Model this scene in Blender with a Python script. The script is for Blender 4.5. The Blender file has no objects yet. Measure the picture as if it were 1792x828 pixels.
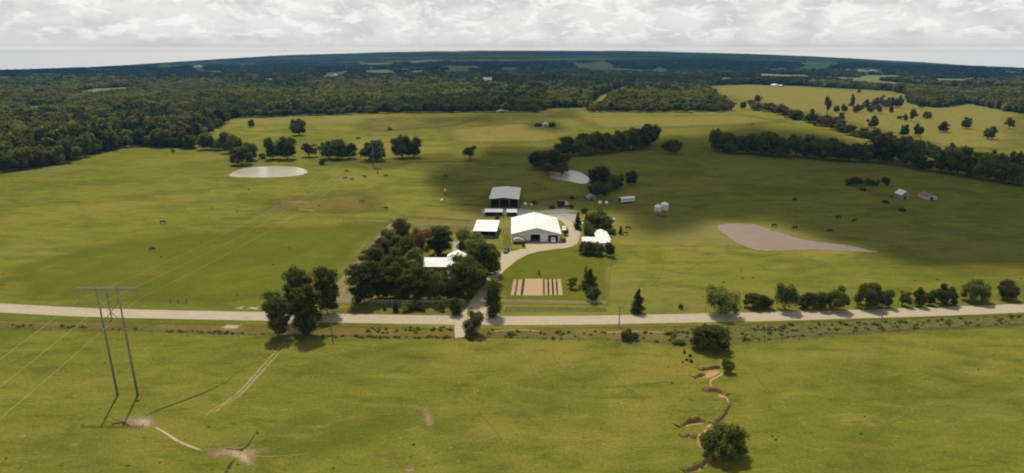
import bpy, bmesh, math, random
import numpy as np
from mathutils import Vector, Matrix

SC = bpy.context.scene
COL = SC.collection
RAD = math.radians
rng = np.random.default_rng(7)
random.seed(7)

# ------------------------------------------------------------------ camera, world, sun
CAM_H = 76.0
FPX = 1090.0                       # focal length in pixels of the 1792 wide photograph
PITCH = RAD(16.5)
SP, CP = math.sin(PITCH), math.cos(PITCH)
CXP, CYP = 896.0, 414.0

cam_d = bpy.data.cameras.new('camera')
cam_d.sensor_width = 36.0
cam_d.lens = 36.0 * FPX / 1792.0
cam_d.clip_start = 0.5
cam_d.clip_end = 60000
cam = bpy.data.objects.new('camera', cam_d)
cam.location = (0, 0, CAM_H)
cam.rotation_euler = (math.pi / 2 - PITCH, 0, 0)
COL.objects.link(cam)
SC.camera = cam

SUN_EL = RAD(63.5)
SUN_H = Vector((-0.31, 0.95)).normalized()          # horizontal direction towards the sun
SUN_DIR = Vector((SUN_H.x * math.cos(SUN_EL), SUN_H.y * math.cos(SUN_EL), math.sin(SUN_EL)))
sun_d = bpy.data.lights.new('sun', 'SUN')
sun_d.energy = 4.6
sun_d.angle = RAD(0.53)
sun_d.color = (1.0, 0.93, 0.80)
sun = bpy.data.objects.new('sun', sun_d)
sun.rotation_euler = SUN_DIR.to_track_quat('Z', 'Y').to_euler()
sun.location = (0, 0, 500)
COL.objects.link(sun)

SC.view_settings.view_transform = 'Standard'
SC.view_settings.look = 'None'
SC.view_settings.exposure = 0.08
SC.view_settings.gamma = 1.0
SC.render.engine = 'CYCLES'
SC.cycles.use_denoising = True
SC.cycles.max_bounces = 6
SC.cycles.diffuse_bounces = 2
SC.cycles.glossy_bounces = 2
SC.cycles.transmission_bounces = 3
SC.cycles.transparent_max_bounces = 12
SC.cycles.volume_bounces = 0
SC.cycles.filter_width = 1.9

world = bpy.data.worlds.new('World')
SC.world = world
world.use_nodes = True
wn, wl = world.node_tree.nodes, world.node_tree.links
wn.clear()


def wnode(t, **kw):
    n = wn.new(t)
    for k, v in kw.items():
        setattr(n, k, v)
    return n


def wmath(op, a, b=None, c=None, clamp=False):
    n = wn.new('ShaderNodeMath')
    n.operation = op
    n.use_clamp = clamp
    for i, v in enumerate((a, b, c)):
        if v is None:
            continue
        if isinstance(v, (int, float)):
            n.inputs[i].default_value = v
        else:
            wl.new(v, n.inputs[i])
    return n.outputs[0]


def wmix(fac, a, b):
    n = wn.new('ShaderNodeMix')
    n.data_type = 'RGBA'
    for s, v in ((n.inputs[0], fac), (n.inputs[6], a), (n.inputs[7], b)):
        if isinstance(v, (int, float)):
            s.default_value = v
        elif isinstance(v, tuple):
            s.default_value = (*v, 1)
        else:
            wl.new(v, s)
    return n.outputs[2]


def wramp(fac, stops):
    n = wn.new('ShaderNodeMapRange')
    n.interpolation_type = 'SMOOTHSTEP'
    n.inputs[1].default_value, n.inputs[2].default_value = stops
    wl.new(fac, n.inputs[0])
    return n.outputs[0]


sky = wnode('ShaderNodeTexSky', sky_type='NISHITA', sun_disc=False)
sky.sun_elevation = SUN_EL
sky.sun_rotation = math.atan2(SUN_H.x, SUN_H.y)
sky.air_density = 1.0
sky.dust_density = 2.0
bg_sky = wnode('ShaderNodeBackground')
bg_sky.inputs[1].default_value = 0.09
wl.new(sky.outputs[0], bg_sky.inputs[0])
tc = wnode('ShaderNodeTexCoord')
sep = wnode('ShaderNodeSeparateXYZ')
wl.new(tc.outputs['Generated'], sep.inputs[0])
az = wmath('ARCTAN2', sep.outputs[0], sep.outputs[1])
elv = wmath('ARCSINE', sep.outputs[2])
# cumulus banks: stretched coordinates of azimuth and elevation, flatter towards the horizon
ev = wmath('POWER', wmath('MAXIMUM', elv, 0.0001), 0.75)
comb = wnode('ShaderNodeCombineXYZ')
wl.new(wmath('MULTIPLY', az, 16.0), comb.inputs[0])
wl.new(wmath('MULTIPLY', ev, 23.0), comb.inputs[1])


def wnoise(scale, detail, rough=0.55, dist=0.0, off=0.0):
    n = wn.new('ShaderNodeTexNoise')
    n.inputs['Scale'].default_value = scale
    n.inputs['Detail'].default_value = detail
    n.inputs['Roughness'].default_value = rough
    n.inputs['Distortion'].default_value = dist
    m = wn.new('ShaderNodeVectorMath')
    m.operation = 'ADD'
    m.inputs[1].default_value = (off, off * 0.7, off * 0.3)
    wl.new(comb.outputs[0], m.inputs[0])
    wl.new(m.outputs[0], n.inputs[0])
    return n.outputs[0]


n_big = wnoise(0.45, 3, 0.5, 0.2, 3.1)
n_mid = wnoise(1.5, 7, 0.62, 0.5, 11.0)
n_fine = wnoise(4.2, 6, 0.6, 0.3, 5.0)
n_und = wnoise(0.9, 5, 0.55, 0.3, 23.5)
puff = wramp(wmath('ADD', wmath('MULTIPLY', n_mid, 0.85), wmath('MULTIPLY', n_fine, 0.15)), (0.48, 0.60))
up = wramp(elv, (0.003, 0.030))
upf = wmath('MULTIPLY', puff, up)
grey = wramp(n_und, (0.36, 0.62))
base_c = wmix(grey, (0.60, 0.61, 0.59), (0.78, 0.77, 0.725))
band_c = wmix(wramp(n_big, (0.35, 0.65)), (0.62, 0.625, 0.59), (0.69, 0.685, 0.64))
c1 = wmix(up, band_c, base_c)
c2 = wmix(wmath('MULTIPLY', upf, 0.70), c1, (0.95, 0.94, 0.88))
# sky at and below the horizon brightened and warmed to offset the haze
c3 = wmix(wmath('SUBTRACT', 1.0, wramp(elv, (-0.002, 0.009))), c2, (1.42, 1.31, 1.08))
# the deck overhead (seen by nobody here, lights the land) is duller
over = wramp(elv, (0.10, 0.5))
c4 = wmix(over, c3, (0.50, 0.53, 0.56))
bg_c = wnode('ShaderNodeBackground')
wl.new(c4, bg_c.inputs[0])
bg_c.inputs[1].default_value = 1.0
gap = wramp(wnoise(0.6, 4, 0.5, 0.3, 47.0), (0.60, 0.75))
mixw = wnode('ShaderNodeMixShader')
cover = wmath('SUBTRACT', 1.0, wmath('MULTIPLY', wmath('MULTIPLY', gap, over), 0.8))
wl.new(cover, mixw.inputs[0])
wl.new(bg_sky.outputs[0], mixw.inputs[1])
wl.new(bg_c.outputs[0], mixw.inputs[2])
wout = wnode('ShaderNodeOutputWorld')
wl.new(mixw.outputs[0], wout.inputs[0])

# ------------------------------------------------------------------ terrain: an analytic height used for everything
_hz = [(-200, 143), (0, 131), (160, 119), (317, 109), (474, 99.5), (660, 93), (896, 90.5), (1120, 91), (1355, 97), (1500, 104),
       (1632, 112), (1792, 124), (2000, 140)]
_hu, _hd = [], []
for _x, _y in _hz:
    _dn = FPX * SP + (_y - CYP) * CP
    _fw = FPX * CP - (_y - CYP) * SP
    _hu.append((_x - CXP) / _fw)
    _hd.append(_dn / _fw - CAM_H / 14000.0)
_hu, _hd = np.array(_hu), np.array(_hd)


def smooth(t, a=0.0, b=1.0):
    t = np.clip((np.asarray(t, float) - a) / (b - a), 0, 1)
    return t * t * (3 - 2 * t)


def gz(X, Y):
    """ground height (numpy friendly)"""
    X = np.asarray(X, float)
    Y = np.asarray(Y, float)
    Yp = np.maximum(Y, 1.0)
    u = X / (Yp + 1e-6)
    dh = np.interp(u, _hu, _hd)
    z = -Yp * dh * smooth(Y, 900, 8000)
    a1 = smooth(Y, 420, 1400) * 2.2 + smooth(Y, 1500, 5000) * 6.0
    z = z + a1 * (np.sin(X / 310.0 + 0.7) * np.sin(Y / 270.0 + 1.1) * 0.5 + np.sin(X / 830.0 - Y / 640.0) * 0.6
                  + np.sin(Y / 1150.0 + X / 2100.0 + 2.0) * 0.5)
    return z


def ratio(py):
    d = py - CYP
    return (FPX * SP + d * CP) / (FPX * CP - d * SP)


def G(px, py, z=None):
    """point on the ground (or at height z) seen at photograph pixel px, py"""
    d = py - CYP
    dx, dy, dz = px - CXP, FPX * CP - d * SP, -(FPX * SP + d * CP)
    if z is not None:
        t = (z - CAM_H) / dz
        return Vector((dx * t, dy * t, z))
    t = CAM_H / max(-dz, 6.0)
    t = min(t, 14000.0 / dy)
    for _ in range(25):
        zz = float(gz(dx * t, dy * t))
        if dz > -1e-3:
            break
        tn = (zz - CAM_H) / dz
        tn = max(0.05, min(tn, 14500.0 / dy))
        if abs(tn - t) * dy < 0.01:
            t = tn
            break
        t = 0.5 * t + 0.5 * tn
    X, Y = dx * t, dy * t
    return Vector((X, Y, float(gz(X, Y))))


def project(X, Y, Z):
    X, Y, Z = np.asarray(X, float), np.asarray(Y, float), np.asarray(Z, float) - CAM_H
    zc = Y * CP - Z * SP
    yc = Y * SP + Z * CP
    return CXP + FPX * X / zc, CYP - FPX * yc / zc


def in_poly(px, py, poly):
    px, py = np.asarray(px, float), np.asarray(py, float)
    r = np.zeros(px.shape, bool)
    n = len(poly)
    for i in range(n):
        x0, y0 = poly[i]
        x1, y1 = poly[(i + 1) % n]
        if y0 == y1:
            continue
        c = ((y0 > py) != (y1 > py)) & (px < (x1 - x0) * (py - y0) / (y1 - y0) + x0)
        r ^= c
    return r


def poly_dist(px, py, poly):
    """signed distance, positive inside"""
    px, py = np.asarray(px, float), np.asarray(py, float)
    d = np.full(px.shape, 1e9)
    n = len(poly)
    for i in range(n):
        ax, ay = poly[i]
        bx, by = poly[(i + 1) % n]
        ex, ey = bx - ax, by - ay
        t = np.clip(((px - ax) * ex + (py - ay) * ey) / (ex * ex + ey * ey + 1e-9), 0, 1)
        d = np.minimum(d, np.hypot(px - ax - t * ex, py - ay - t * ey))
    return np.where(in_poly(px, py, poly), d, -d)


_perm = np.random.default_rng(3).random((256, 256))


def vnoise(x, y):
    x, y = np.asarray(x, float), np.asarray(y, float)
    xi, yi = np.floor(x).astype(int), np.floor(y).astype(int)
    fx, fy = x - xi, y - yi
    fx, fy = fx * fx * (3 - 2 * fx), fy * fy * (3 - 2 * fy)
    a = _perm[xi % 256, yi % 256]
    b = _perm[(xi + 1) % 256, yi % 256]
    c = _perm[xi % 256, (yi + 1) % 256]
    d = _perm[(xi + 1) % 256, (yi + 1) % 256]
    return (a * (1 - fx) + b * fx) * (1 - fy) + (c * (1 - fx) + d * fx) * fy


def fbm(x, y, o=4):
    s, a, t = 0, 1.0, 0
    for i in range(o):
        s = s + a * vnoise(x * 2 ** i + 17.3 * i, y * 2 ** i + 9.1 * i)
        t += a
        a *= 0.5
    return s / t


# ------------------------------------------------------------------ materials
def M_new(name):
    m = bpy.data.materials.new(name)
    m.use_nodes = True
    m.node_tree.nodes.clear()
    return m


class NT:
    def __init__(s, name):
        s.m = M_new(name)
        s.n, s.l = s.m.node_tree.nodes, s.m.node_tree.links
        s.out = s.n.new('ShaderNodeOutputMaterial')

    def node(s, t, ins=None, **kw):
        n = s.n.new(t)
        for k, v in kw.items():
            setattr(n, k, v)
        for k, v in (ins or {}).items():
            s.put(n.inputs[k], v)
        return n

    def put(s, sock, v):
        if isinstance(v, bpy.types.NodeSocket):
            s.l.new(v, sock)
        elif isinstance(v, tuple) and len(v) == 3 and sock.type == 'RGBA':
            sock.default_value = (*v, 1)
        else:
            sock.default_value = v

    def pos(s):
        return s.node('ShaderNodeNewGeometry').outputs['Position']

    def objco(s):
        return s.node('ShaderNodeTexCoord').outputs['Object']

    def noise(s, vec, scale, detail=4, rough=0.55, dist=0.0, stretch=None, off=(0, 0, 0)):
        mp = s.node('ShaderNodeMapping', {'Vector': vec, 'Scale': stretch or (1, 1, 1), 'Location': off})
        return s.node('ShaderNodeTexNoise', {'Vector': mp.outputs[0], 'Scale': scale, 'Detail': detail, 'Roughness': rough,
                                             'Distortion': dist}).outputs[0]

    def step(s, v, a, b):
        n = s.node('ShaderNodeMapRange', {0: v, 1: a, 2: b}, interpolation_type='SMOOTHSTEP')
        return n.outputs[0]

    def mix(s, f, a, b, bt='MIX'):
        n = s.n.new('ShaderNodeMix')
        n.data_type = 'RGBA'
        n.blend_type = bt
        s.put(n.inputs[0], f)
        s.put(n.inputs[6], a)
        s.put(n.inputs[7], b)
        return n.outputs[2]

    def math(s, op, a, b=0.0, clamp=False):
        n = s.node('ShaderNodeMath', operation=op, use_clamp=clamp)
        s.put(n.inputs[0], a)
        s.put(n.inputs[1], b)
        return n.outputs[0]

    def attr(s, name):
        return s.node('ShaderNodeAttribute', attribute_name=name).outputs['Fac']

    def bump(s, h, strength, dist):
        return s.node('ShaderNodeBump', {'Height': h, 'Strength': strength, 'Distance': dist}).outputs[0]

    def bsdf(s, col, rough=0.9, spec=0.2, metal=0.0, normal=None):
        b = s.node('ShaderNodeBsdfPrincipled', {'Base Color': col, 'Roughness': rough, 'Metallic': metal,
                                                'Specular IOR Level': spec})
        if normal is not None:
            s.l.new(normal, b.inputs['Normal'])
        return b.outputs[0]

    def done(s, sh):
        s.l.new(sh, s.out.inputs[0])
        return s.m


def mat_grass():
    t = NT('grass_field')
    p = t.pos()
    big = t.noise(p, 0.0038, 5, 0.55, 0.6)
    mid = t.noise(p, 0.021, 6, 0.62, 0.8, (1.0, 1.7, 1))
    sm = t.noise(p, 0.16, 6, 0.68, 0.5, (0.55, 1.3, 1))
    fine = t.noise(p, 1.6, 5, 0.75)
    spk = t.noise(p, 0.55, 3, 0.6, 0.2, (1, 1.4, 1), (31, 7, 0))
    c = t.mix(t.step(big, 0.38, 0.62), (0.106, 0.109, 0.0150), (0.156, 0.138, 0.0245))
    c = t.mix(t.math('MULTIPLY', t.step(mid, 0.44, 0.62), 0.7), c, (0.074, 0.083, 0.012))
    md2 = t.noise(p, 0.055, 6, 0.7, 1.2, (0.5, 1.5, 1), (77, 13, 0))
    c = t.mix(t.math('MULTIPLY', t.step(md2, 0.50, 0.64), 0.34), c, (0.150, 0.130, 0.026))
    c = t.mix(t.math('MULTIPLY', t.step(md2, 0.46, 0.34), 0.5), c, (0.068, 0.082, 0.009))
    c = t.mix(t.math('MULTIPLY', t.step(sm, 0.50, 0.68), 0.58), c, (0.058, 0.062, 0.009))
    c = t.mix(t.math('MULTIPLY', t.step(sm, 0.47, 0.32), 0.50), c, (0.170, 0.155, 0.028))
    # rank darker clumps and dry seed heads
    c = t.mix(t.math('MULTIPLY', t.step(spk, 0.60, 0.72), 0.55), c, (0.043, 0.060, 0.012))
    c = t.mix(t.math('MULTIPLY', t.step(spk, 0.36, 0.28), 0.45), c, (0.24, 0.21, 0.09))
    f2 = t.node('ShaderNodeMapRange', {0: fine, 1: 0.25, 2: 0.75, 3: 0.66, 4: 1.36}).outputs[0]
    c = t.mix(1.0, c, f2, 'MULTIPLY')
    # drier brownish tracts far out
    dry = t.noise(p, 0.0065, 4, 0.6, 0.4, (0.6, 1.6, 1), (200, 50, 0))
    c = t.mix(t.math('MULTIPLY', t.step(dry, 0.54, 0.68), 0.55), c, (0.17, 0.145, 0.055))
    bh = t.math('ADD', t.math('MULTIPLY', t.noise(p, 0.9, 5, 0.7), 0.7), t.math('MULTIPLY', fine, 0.3))
    return t.done(t.bsdf(c, 1.0, 0.0, normal=t.bump(bh, 0.8, 0.4)))


def mat_patch(name, c1, c2, scale=0.3, edge='fade', rough=0.95, thr=(0.30, 0.62), fine=None):
    """ground cover of another kind with a ragged edge: its own colour, alpha where it has not taken over"""
    t = NT(name)
    p = t.pos()
    n = t.noise(p, scale, 6, 0.65, 0.6)
    n2 = t.noise(p, scale * 5, 4, 0.65)
    c = t.mix(t.step(n2, 0.35, 0.68), c1, c2)
    c = t.mix(1.0, c, t.node('ShaderNodeMapRange', {0: t.noise(p, fine or scale * 12, 3, 0.7), 1: 0.25, 2: 0.75, 3: 0.75, 4: 1.25}).outputs[0],
              'MULTIPLY')
    a = t.math('ADD', t.math('MULTIPLY', t.attr(edge), 1.1), t.math('SUBTRACT', n, 0.6))
    a = t.step(a, *thr)
    b = t.bsdf(c, 1.0, 0.0)
    tr = t.node('ShaderNodeBsdfTransparent').outputs[0]
    mx = t.node('ShaderNodeMixShader', {0: a, 1: tr, 2: b}).outputs[0]
    return t.done(mx)


def mat_plain(name, c, rough=0.7, metal=0.0, spec=0.3, var=0.12, scale=1.5, stretch=(1, 1, 1), dirt=None):
    t = NT(name)
    o = t.objco()
    n = t.noise(o, scale, 4, 0.6, 0.2, stretch)
    f = t.node('ShaderNodeMapRange', {0: n, 1: 0.25, 2: 0.75, 3: 1 - var, 4: 1 + var}).outputs[0]
    col = t.mix(1.0, c, f, 'MULTIPLY')
    if dirt:
        d = t.noise(o, scale * 0.7, 5, 0.7, 0.5, stretch, (9, 3, 1))
        col = t.mix(t.math('MULTIPLY', t.step(d, 0.52, 0.72), 0.6), col, dirt)
    return t.done(t.bsdf(col, rough, spec, metal))


def mat_sheet(name, c, rough=0.45, metal=0.0, rib=6.0, var=0.08, dirt=(0.25, 0.2, 0.15), axis='X', dirt_amt=0.35):
    """ribbed sheet metal"""
    t = NT(name)
    o = t.objco()
    w = t.node('ShaderNodeTexWave', {'Vector': o, 'Scale': rib / 6.283, 'Distortion': 0.0}, bands_direction=axis).outputs['Fac']
    n = t.noise(o, 0.35, 4, 0.6)
    f = t.node('ShaderNodeMapRange', {0: n, 1: 0.25, 2: 0.75, 3: 1 - var, 4: 1 + var}).outputs[0]
    col = t.mix(1.0, c, f, 'MULTIPLY')
    st = t.noise(o, 0.9, 5, 0.7, 0.3, (2.5, 0.35, 1))
    col = t.mix(t.math('MULTIPLY', t.step(st, 0.56, 0.74), dirt_amt), col, dirt)
    return t.done(t.bsdf(col, rough, 0.4, metal, normal=t.bump(w, 0.5, 0.03)))


def mat_leaf(name, dark, light, trans=0.28, var=0.35):
    t = NT(name)
    r = t.node('ShaderNodeObjectInfo').outputs['Random']
    tint = t.attr('tint')
    c = t.mix(tint, dark, light)
    f = t.node('ShaderNodeMapRange', {0: r, 1: 0.0, 2: 1.0, 3: 1 - var, 4: 1 + var}).outputs[0]
    c = t.mix(1.0, c, f, 'MULTIPLY')
    if name == 'forest_leaves':
        st = t.noise(t.node('ShaderNodeObjectInfo').outputs['Location'], 0.0045, 4, 0.6, 0.3)
        c = t.mix(t.math('MULTIPLY', t.step(st, 0.50, 0.62), 0.65), c, (0.060, 0.070, 0.018))
        st2 = t.noise(t.node('ShaderNodeObjectInfo').outputs['Location'], 0.009, 3, 0.6, 0.3, None, (500, 90, 0))
        c = t.mix(t.math('MULTIPLY', t.step(st2, 0.55, 0.68), 0.5), c, (0.24, 0.225, 0.045))
    r2 = t.math('FRACT', t.math('MULTIPLY', r, 7.31))
    c = t.mix(t.math('MULTIPLY', r2, 0.30), c, (0.075, 0.072, 0.022))
    d = t.node('ShaderNodeBsdfDiffuse', {'Color': c}).outputs[0]
    g = t.node('ShaderNodeBsdfTranslucent', {'Color': c}).outputs[0]
    return t.done(t.node('ShaderNodeMixShader', {0: trans, 1: d, 2: g}).outputs[0])


def mat_water(name, col, rough=0.06, bump=0.05):
    t = NT(name)
    p = t.pos()
    n = t.noise(p, 0.02, 3, 0.5)
    c = t.mix(t.step(n, 0.35, 0.65), col, tuple(v * 0.8 for v in col))
    b = t.node('ShaderNodeBsdfPrincipled', {'Base Color': c, 'Roughness': rough, 'IOR': 1.36, 'Specular IOR Level': 0.6,
                                            'Normal': t.bump(t.noise(p, 1.2, 3, 0.5), bump, 0.1)}).outputs[0]
    return t.done(b)


GRASS = mat_grass()
M = dict(
    gravel=mat_patch('gravel_road', (0.33, 0.278, 0.195), (0.26, 0.220, 0.155), 0.5, thr=(0.12, 0.30)),
    drive=mat_patch('gravel_drive', (0.36, 0.30, 0.20), (0.28, 0.230, 0.15), 0.4, thr=(0.12, 0.34)),
    dirt=mat_patch('bare_dirt', (0.27, 0.19, 0.115), (0.185, 0.135, 0.065), 0.55, thr=(0.34, 1.0)),
    paledirt=mat_patch('pale_dirt', (0.36, 0.285, 0.18), (0.26, 0.205, 0.11), 0.7, thr=(0.30, 0.95)),
    clay=mat_patch('orange_clay', (0.36, 0.215, 0.095), (0.24, 0.150, 0.055), 0.9, thr=(0.40, 1.0)),
    tilled=mat_patch('tilled_soil', (0.33, 0.235, 0.145), (0.27, 0.19, 0.11), 0.8, thr=(0.05, 0.12)),
    darkground=mat_patch('dark_ground', (0.05, 0.04, 0.022), (0.035, 0.03, 0.016), 0.8, thr=(0.12, 0.4)),
    rank=mat_patch('rank_grass', (0.060, 0.070, 0.018), (0.115, 0.095, 0.032), 0.12, thr=(0.15, 0.75), fine=1.1),
    brown=mat_patch('brown_grass', (0.130, 0.103, 0.030), (0.098, 0.088, 0.018), 0.035, thr=(0.35, 1.15), fine=1.1),
    lush=mat_patch('lush_grass', (0.094, 0.108, 0.011), (0.118, 0.118, 0.015), 0.03, thr=(0.35, 1.35), fine=1.3),
    lane=mat_patch('lane_grass', (0.175, 0.14, 0.065), (0.135, 0.112, 0.040), 0.12, thr=(0.12, 0.5), fine=1.3),
    yellow=mat_patch('dry_meadow', (0.155, 0.130, 0.036), (0.125, 0.118, 0.022), 0.012, thr=(0.15, 0.95), fine=0.2),
    rut=mat_patch('wheel_rut', (0.235, 0.195, 0.085), (0.17, 0.150, 0.050), 0.5, thr=(0.30, 1.05)),
    faint=mat_patch('trodden_grass', (0.165, 0.140, 0.045), (0.135, 0.120, 0.030), 0.12, thr=(0.45, 1.15)),
    wheel=mat_patch('wheel_worn_gravel', (0.40, 0.345, 0.26), (0.34, 0.29, 0.21), 0.15, thr=(0.2, 0.8)),
    farfield=mat_patch('far_field', (0.095, 0.120, 0.035), (0.14, 0.140, 0.055), 0.01, thr=(0.02, 0.35), fine=0.1),
    floor=mat_patch('forest_floor', (0.035, 0.04, 0.012), (0.05, 0.045, 0.018), 0.05, thr=(0.05, 0.3)),
    slab=mat_patch('concrete_slab', (0.27, 0.26, 0.225), (0.20, 0.195, 0.165), 0.4, thr=(0.05, 0.15)),  # greyed down so the colour carries the cloud shade over the yards
    mud=mat_patch('muddy_bank', (0.24, 0.19, 0.12), (0.17, 0.13, 0.075), 0.3, thr=(0.10, 0.6)),
    pond=mat_water('pond_water', (0.165, 0.105, 0.058), 0.16),
    brightpond=mat_water('pale_pond_water', (0.38, 0.34, 0.27), 0.22),
    roof=mat_sheet('white_roof', (0.56, 0.55, 0.53), 0.6, rib=3.0, var=0.16, dirt_amt=0.35),
    roofgrey=mat_sheet('galvanised_roof', (0.56, 0.55, 0.52), 0.6, dirt_amt=0.35),
    wall=mat_sheet('pale_siding', (0.50, 0.48, 0.45), 0.6, dirt=(0.22, 0.16, 0.11), dirt_amt=0.6),
    wallwhite=mat_sheet('white_siding', (0.66, 0.65, 0.62), 0.6, dirt_amt=0.3),
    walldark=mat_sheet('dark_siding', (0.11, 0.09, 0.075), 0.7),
    brick=mat_plain('brick_wall', (0.12, 0.085, 0.06), 0.9, var=0.25, scale=4),
    rust=mat_plain('rusty_metal', (0.20, 0.085, 0.05), 0.8, var=0.3, scale=3),
    redroof=mat_plain('brown_roof', (0.15, 0.10, 0.08), 0.8, var=0.2),
    galv=mat_plain('galvanised_steel', (0.62, 0.63, 0.63), 0.42, 0.55, 0.5, 0.15, 1.2, dirt=(0.3, 0.28, 0.25)),
    alu=mat_plain('dull_aluminium', (0.66, 0.66, 0.64), 0.5, 0.3, 0.5, 0.12, 0.8, dirt=(0.3, 0.27, 0.22)),
    wood=mat_plain('grey_wood', (0.16, 0.13, 0.10), 0.9, var=0.3, scale=4),
    polewood=mat_plain('pole_wood', (0.17, 0.17, 0.15), 0.9, var=0.3, scale=3, stretch=(3, 3, 0.3)),
    armwood=mat_plain('pale_timber', (0.22, 0.23, 0.19), 0.85, var=0.2, scale=3),
    bark=mat_plain('bark', (0.10, 0.08, 0.06), 0.95, var=0.35, scale=3, stretch=(2, 2, 0.4)),
    wire=mat_plain('aluminium_wire', (0.42, 0.42, 0.33), 0.6, 0.2, 0.3, 0.05),
    pipe=mat_plain('pale_pipe', (0.48, 0.48, 0.44), 0.6, 0.2, 0.4, 0.15),
    glass=mat_plain('dark_glass', (0.03, 0.035, 0.04), 0.12, 0.0, 0.6, 0.05),
    rubber=mat_plain('black_rubber', (0.025, 0.025, 0.025), 0.85),
    maroon=mat_plain('dark_paint', (0.035, 0.012, 0.014), 0.35, 0.2, 0.5, 0.08),
    whitepaint=mat_plain('white_paint', (0.78, 0.77, 0.74), 0.4, 0.0, 0.5, 0.06),
    blackpaint=mat_plain('black_paint', (0.02, 0.02, 0.022), 0.5),
    lamp=mat_plain('lamp_glass', (0.6, 0.6, 0.55), 0.2),
    red=mat_plain('red_paint', (0.30, 0.05, 0.03), 0.6, var=0.25),
    tan=mat_plain('tan_canvas', (0.42, 0.36, 0.28), 0.9, var=0.25, scale=1.2),
    greypaint=mat_plain('grey_paint', (0.20, 0.19, 0.20), 0.7, var=0.2),
    plastic=mat_plain('white_plastic', (0.74, 0.76, 0.74), 0.5, var=0.06),
    cowblack=mat_plain('black_hide', (0.018, 0.015, 0.012), 0.8, var=0.3, scale=2),
    cowred=mat_plain('brown_hide', (0.11, 0.045, 0.022), 0.8, var=0.3, scale=2),
    cowwhite=mat_plain('white_hide', (0.72, 0.68, 0.60), 0.8, var=0.1, scale=2),
    soilwall=mat_plain('cut_bank_soil', (0.155, 0.095, 0.045), 0.95, var=0.35, scale=1.5),
    leaf=mat_leaf('broad_leaves', (0.050, 0.066, 0.013), (0.235, 0.260, 0.048), 0.5),
    leafdark=mat_leaf('dark_leaves', (0.034, 0.045, 0.012), (0.175, 0.195, 0.040), 0.46),
    leafmid=mat_leaf('mid_leaves', (0.050, 0.068, 0.012), (0.175, 0.210, 0.038), 0.45),
    leafforest=mat_leaf('forest_leaves', (0.066, 0.078, 0.012), (0.225, 0.235, 0.038), 0.48, 0.6),
    leafshade=mat_leaf('shade_dark_leaves', (0.026, 0.036, 0.014), (0.068, 0.082, 0.026), 0.3, 0.5),  # leaf colour darkened to paint cloud shade into the far woods
    leafscrub=mat_leaf('scrub_leaves', (0.085, 0.085, 0.016), (0.21, 0.19, 0.045), 0.5),
    leafgrey=mat_leaf('grey_green_leaves', (0.08, 0.088, 0.045), (0.19, 0.195, 0.10), .4),
    leafred=mat_leaf('reddish_leaves', (0.10, 0.050, 0.022), (0.23, 0.115, 0.055), .4),
    leafbrown=mat_leaf('brownish_leaves', (0.060, 0.050, 0.020), (0.17, 0.14, 0.05), .4),
    leafbright=mat_leaf('bright_leaves', (0.075, 0.110, 0.018), (0.13, 0.17, 0.035)),
)


# ------------------------------------------------------------------ mesh helpers
def link(o, parent=None):
    COL.objects.link(o)
    if parent is not None:
        o.parent = parent
    return o


def np_mesh(name, verts, faces, mats=(), mi=None, fattr=None, vattr=None, smooth_=False):
    """faces: list of (k,n) int arrays of equal arity or one array"""
    me = bpy.data.meshes.new(name)
    verts = np.asarray(verts, np.float32)
    if not isinstance(faces, (list, tuple)):
        faces = [faces]
    faces = [np.asarray(f, np.int32) for f in faces if len(f)]
    tot = np.concatenate([np.full(len(f), f.shape[1], np.int32) for f in faces])
    li = np.concatenate([f.ravel() for f in faces])
    me.vertices.add(len(verts))
    me.vertices.foreach_set('co', verts.ravel())
    me.loops.add(len(li))
    me.loops.foreach_set('vertex_index', li)
    me.polygons.add(len(tot))
    st = np.concatenate([[0], np.cumsum(tot)[:-1]]).astype(np.int32)
    me.polygons.foreach_set('loop_start', st)
    for m in mats:
        me.materials.append(m)
    if mi is not None:
        me.polygons.foreach_set('material_index', np.asarray(mi, np.int32))
    if smooth_:
        me.polygons.foreach_set('use_smooth', np.ones(len(tot), bool))
    me.update(calc_edges=True)
    if fattr:
        for k, v in fattr.items():
            a = me.attributes.new(k, 'FLOAT', 'FACE')
            a.data.foreach_set('value', np.asarray(v, np.float32))
    if vattr:
        for k, v in vattr.items():
            a = me.attributes.new(k, 'FLOAT', 'POINT')
            a.data.foreach_set('value', np.asarray(v, np.float32))
    me.validate()
    return me


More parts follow.
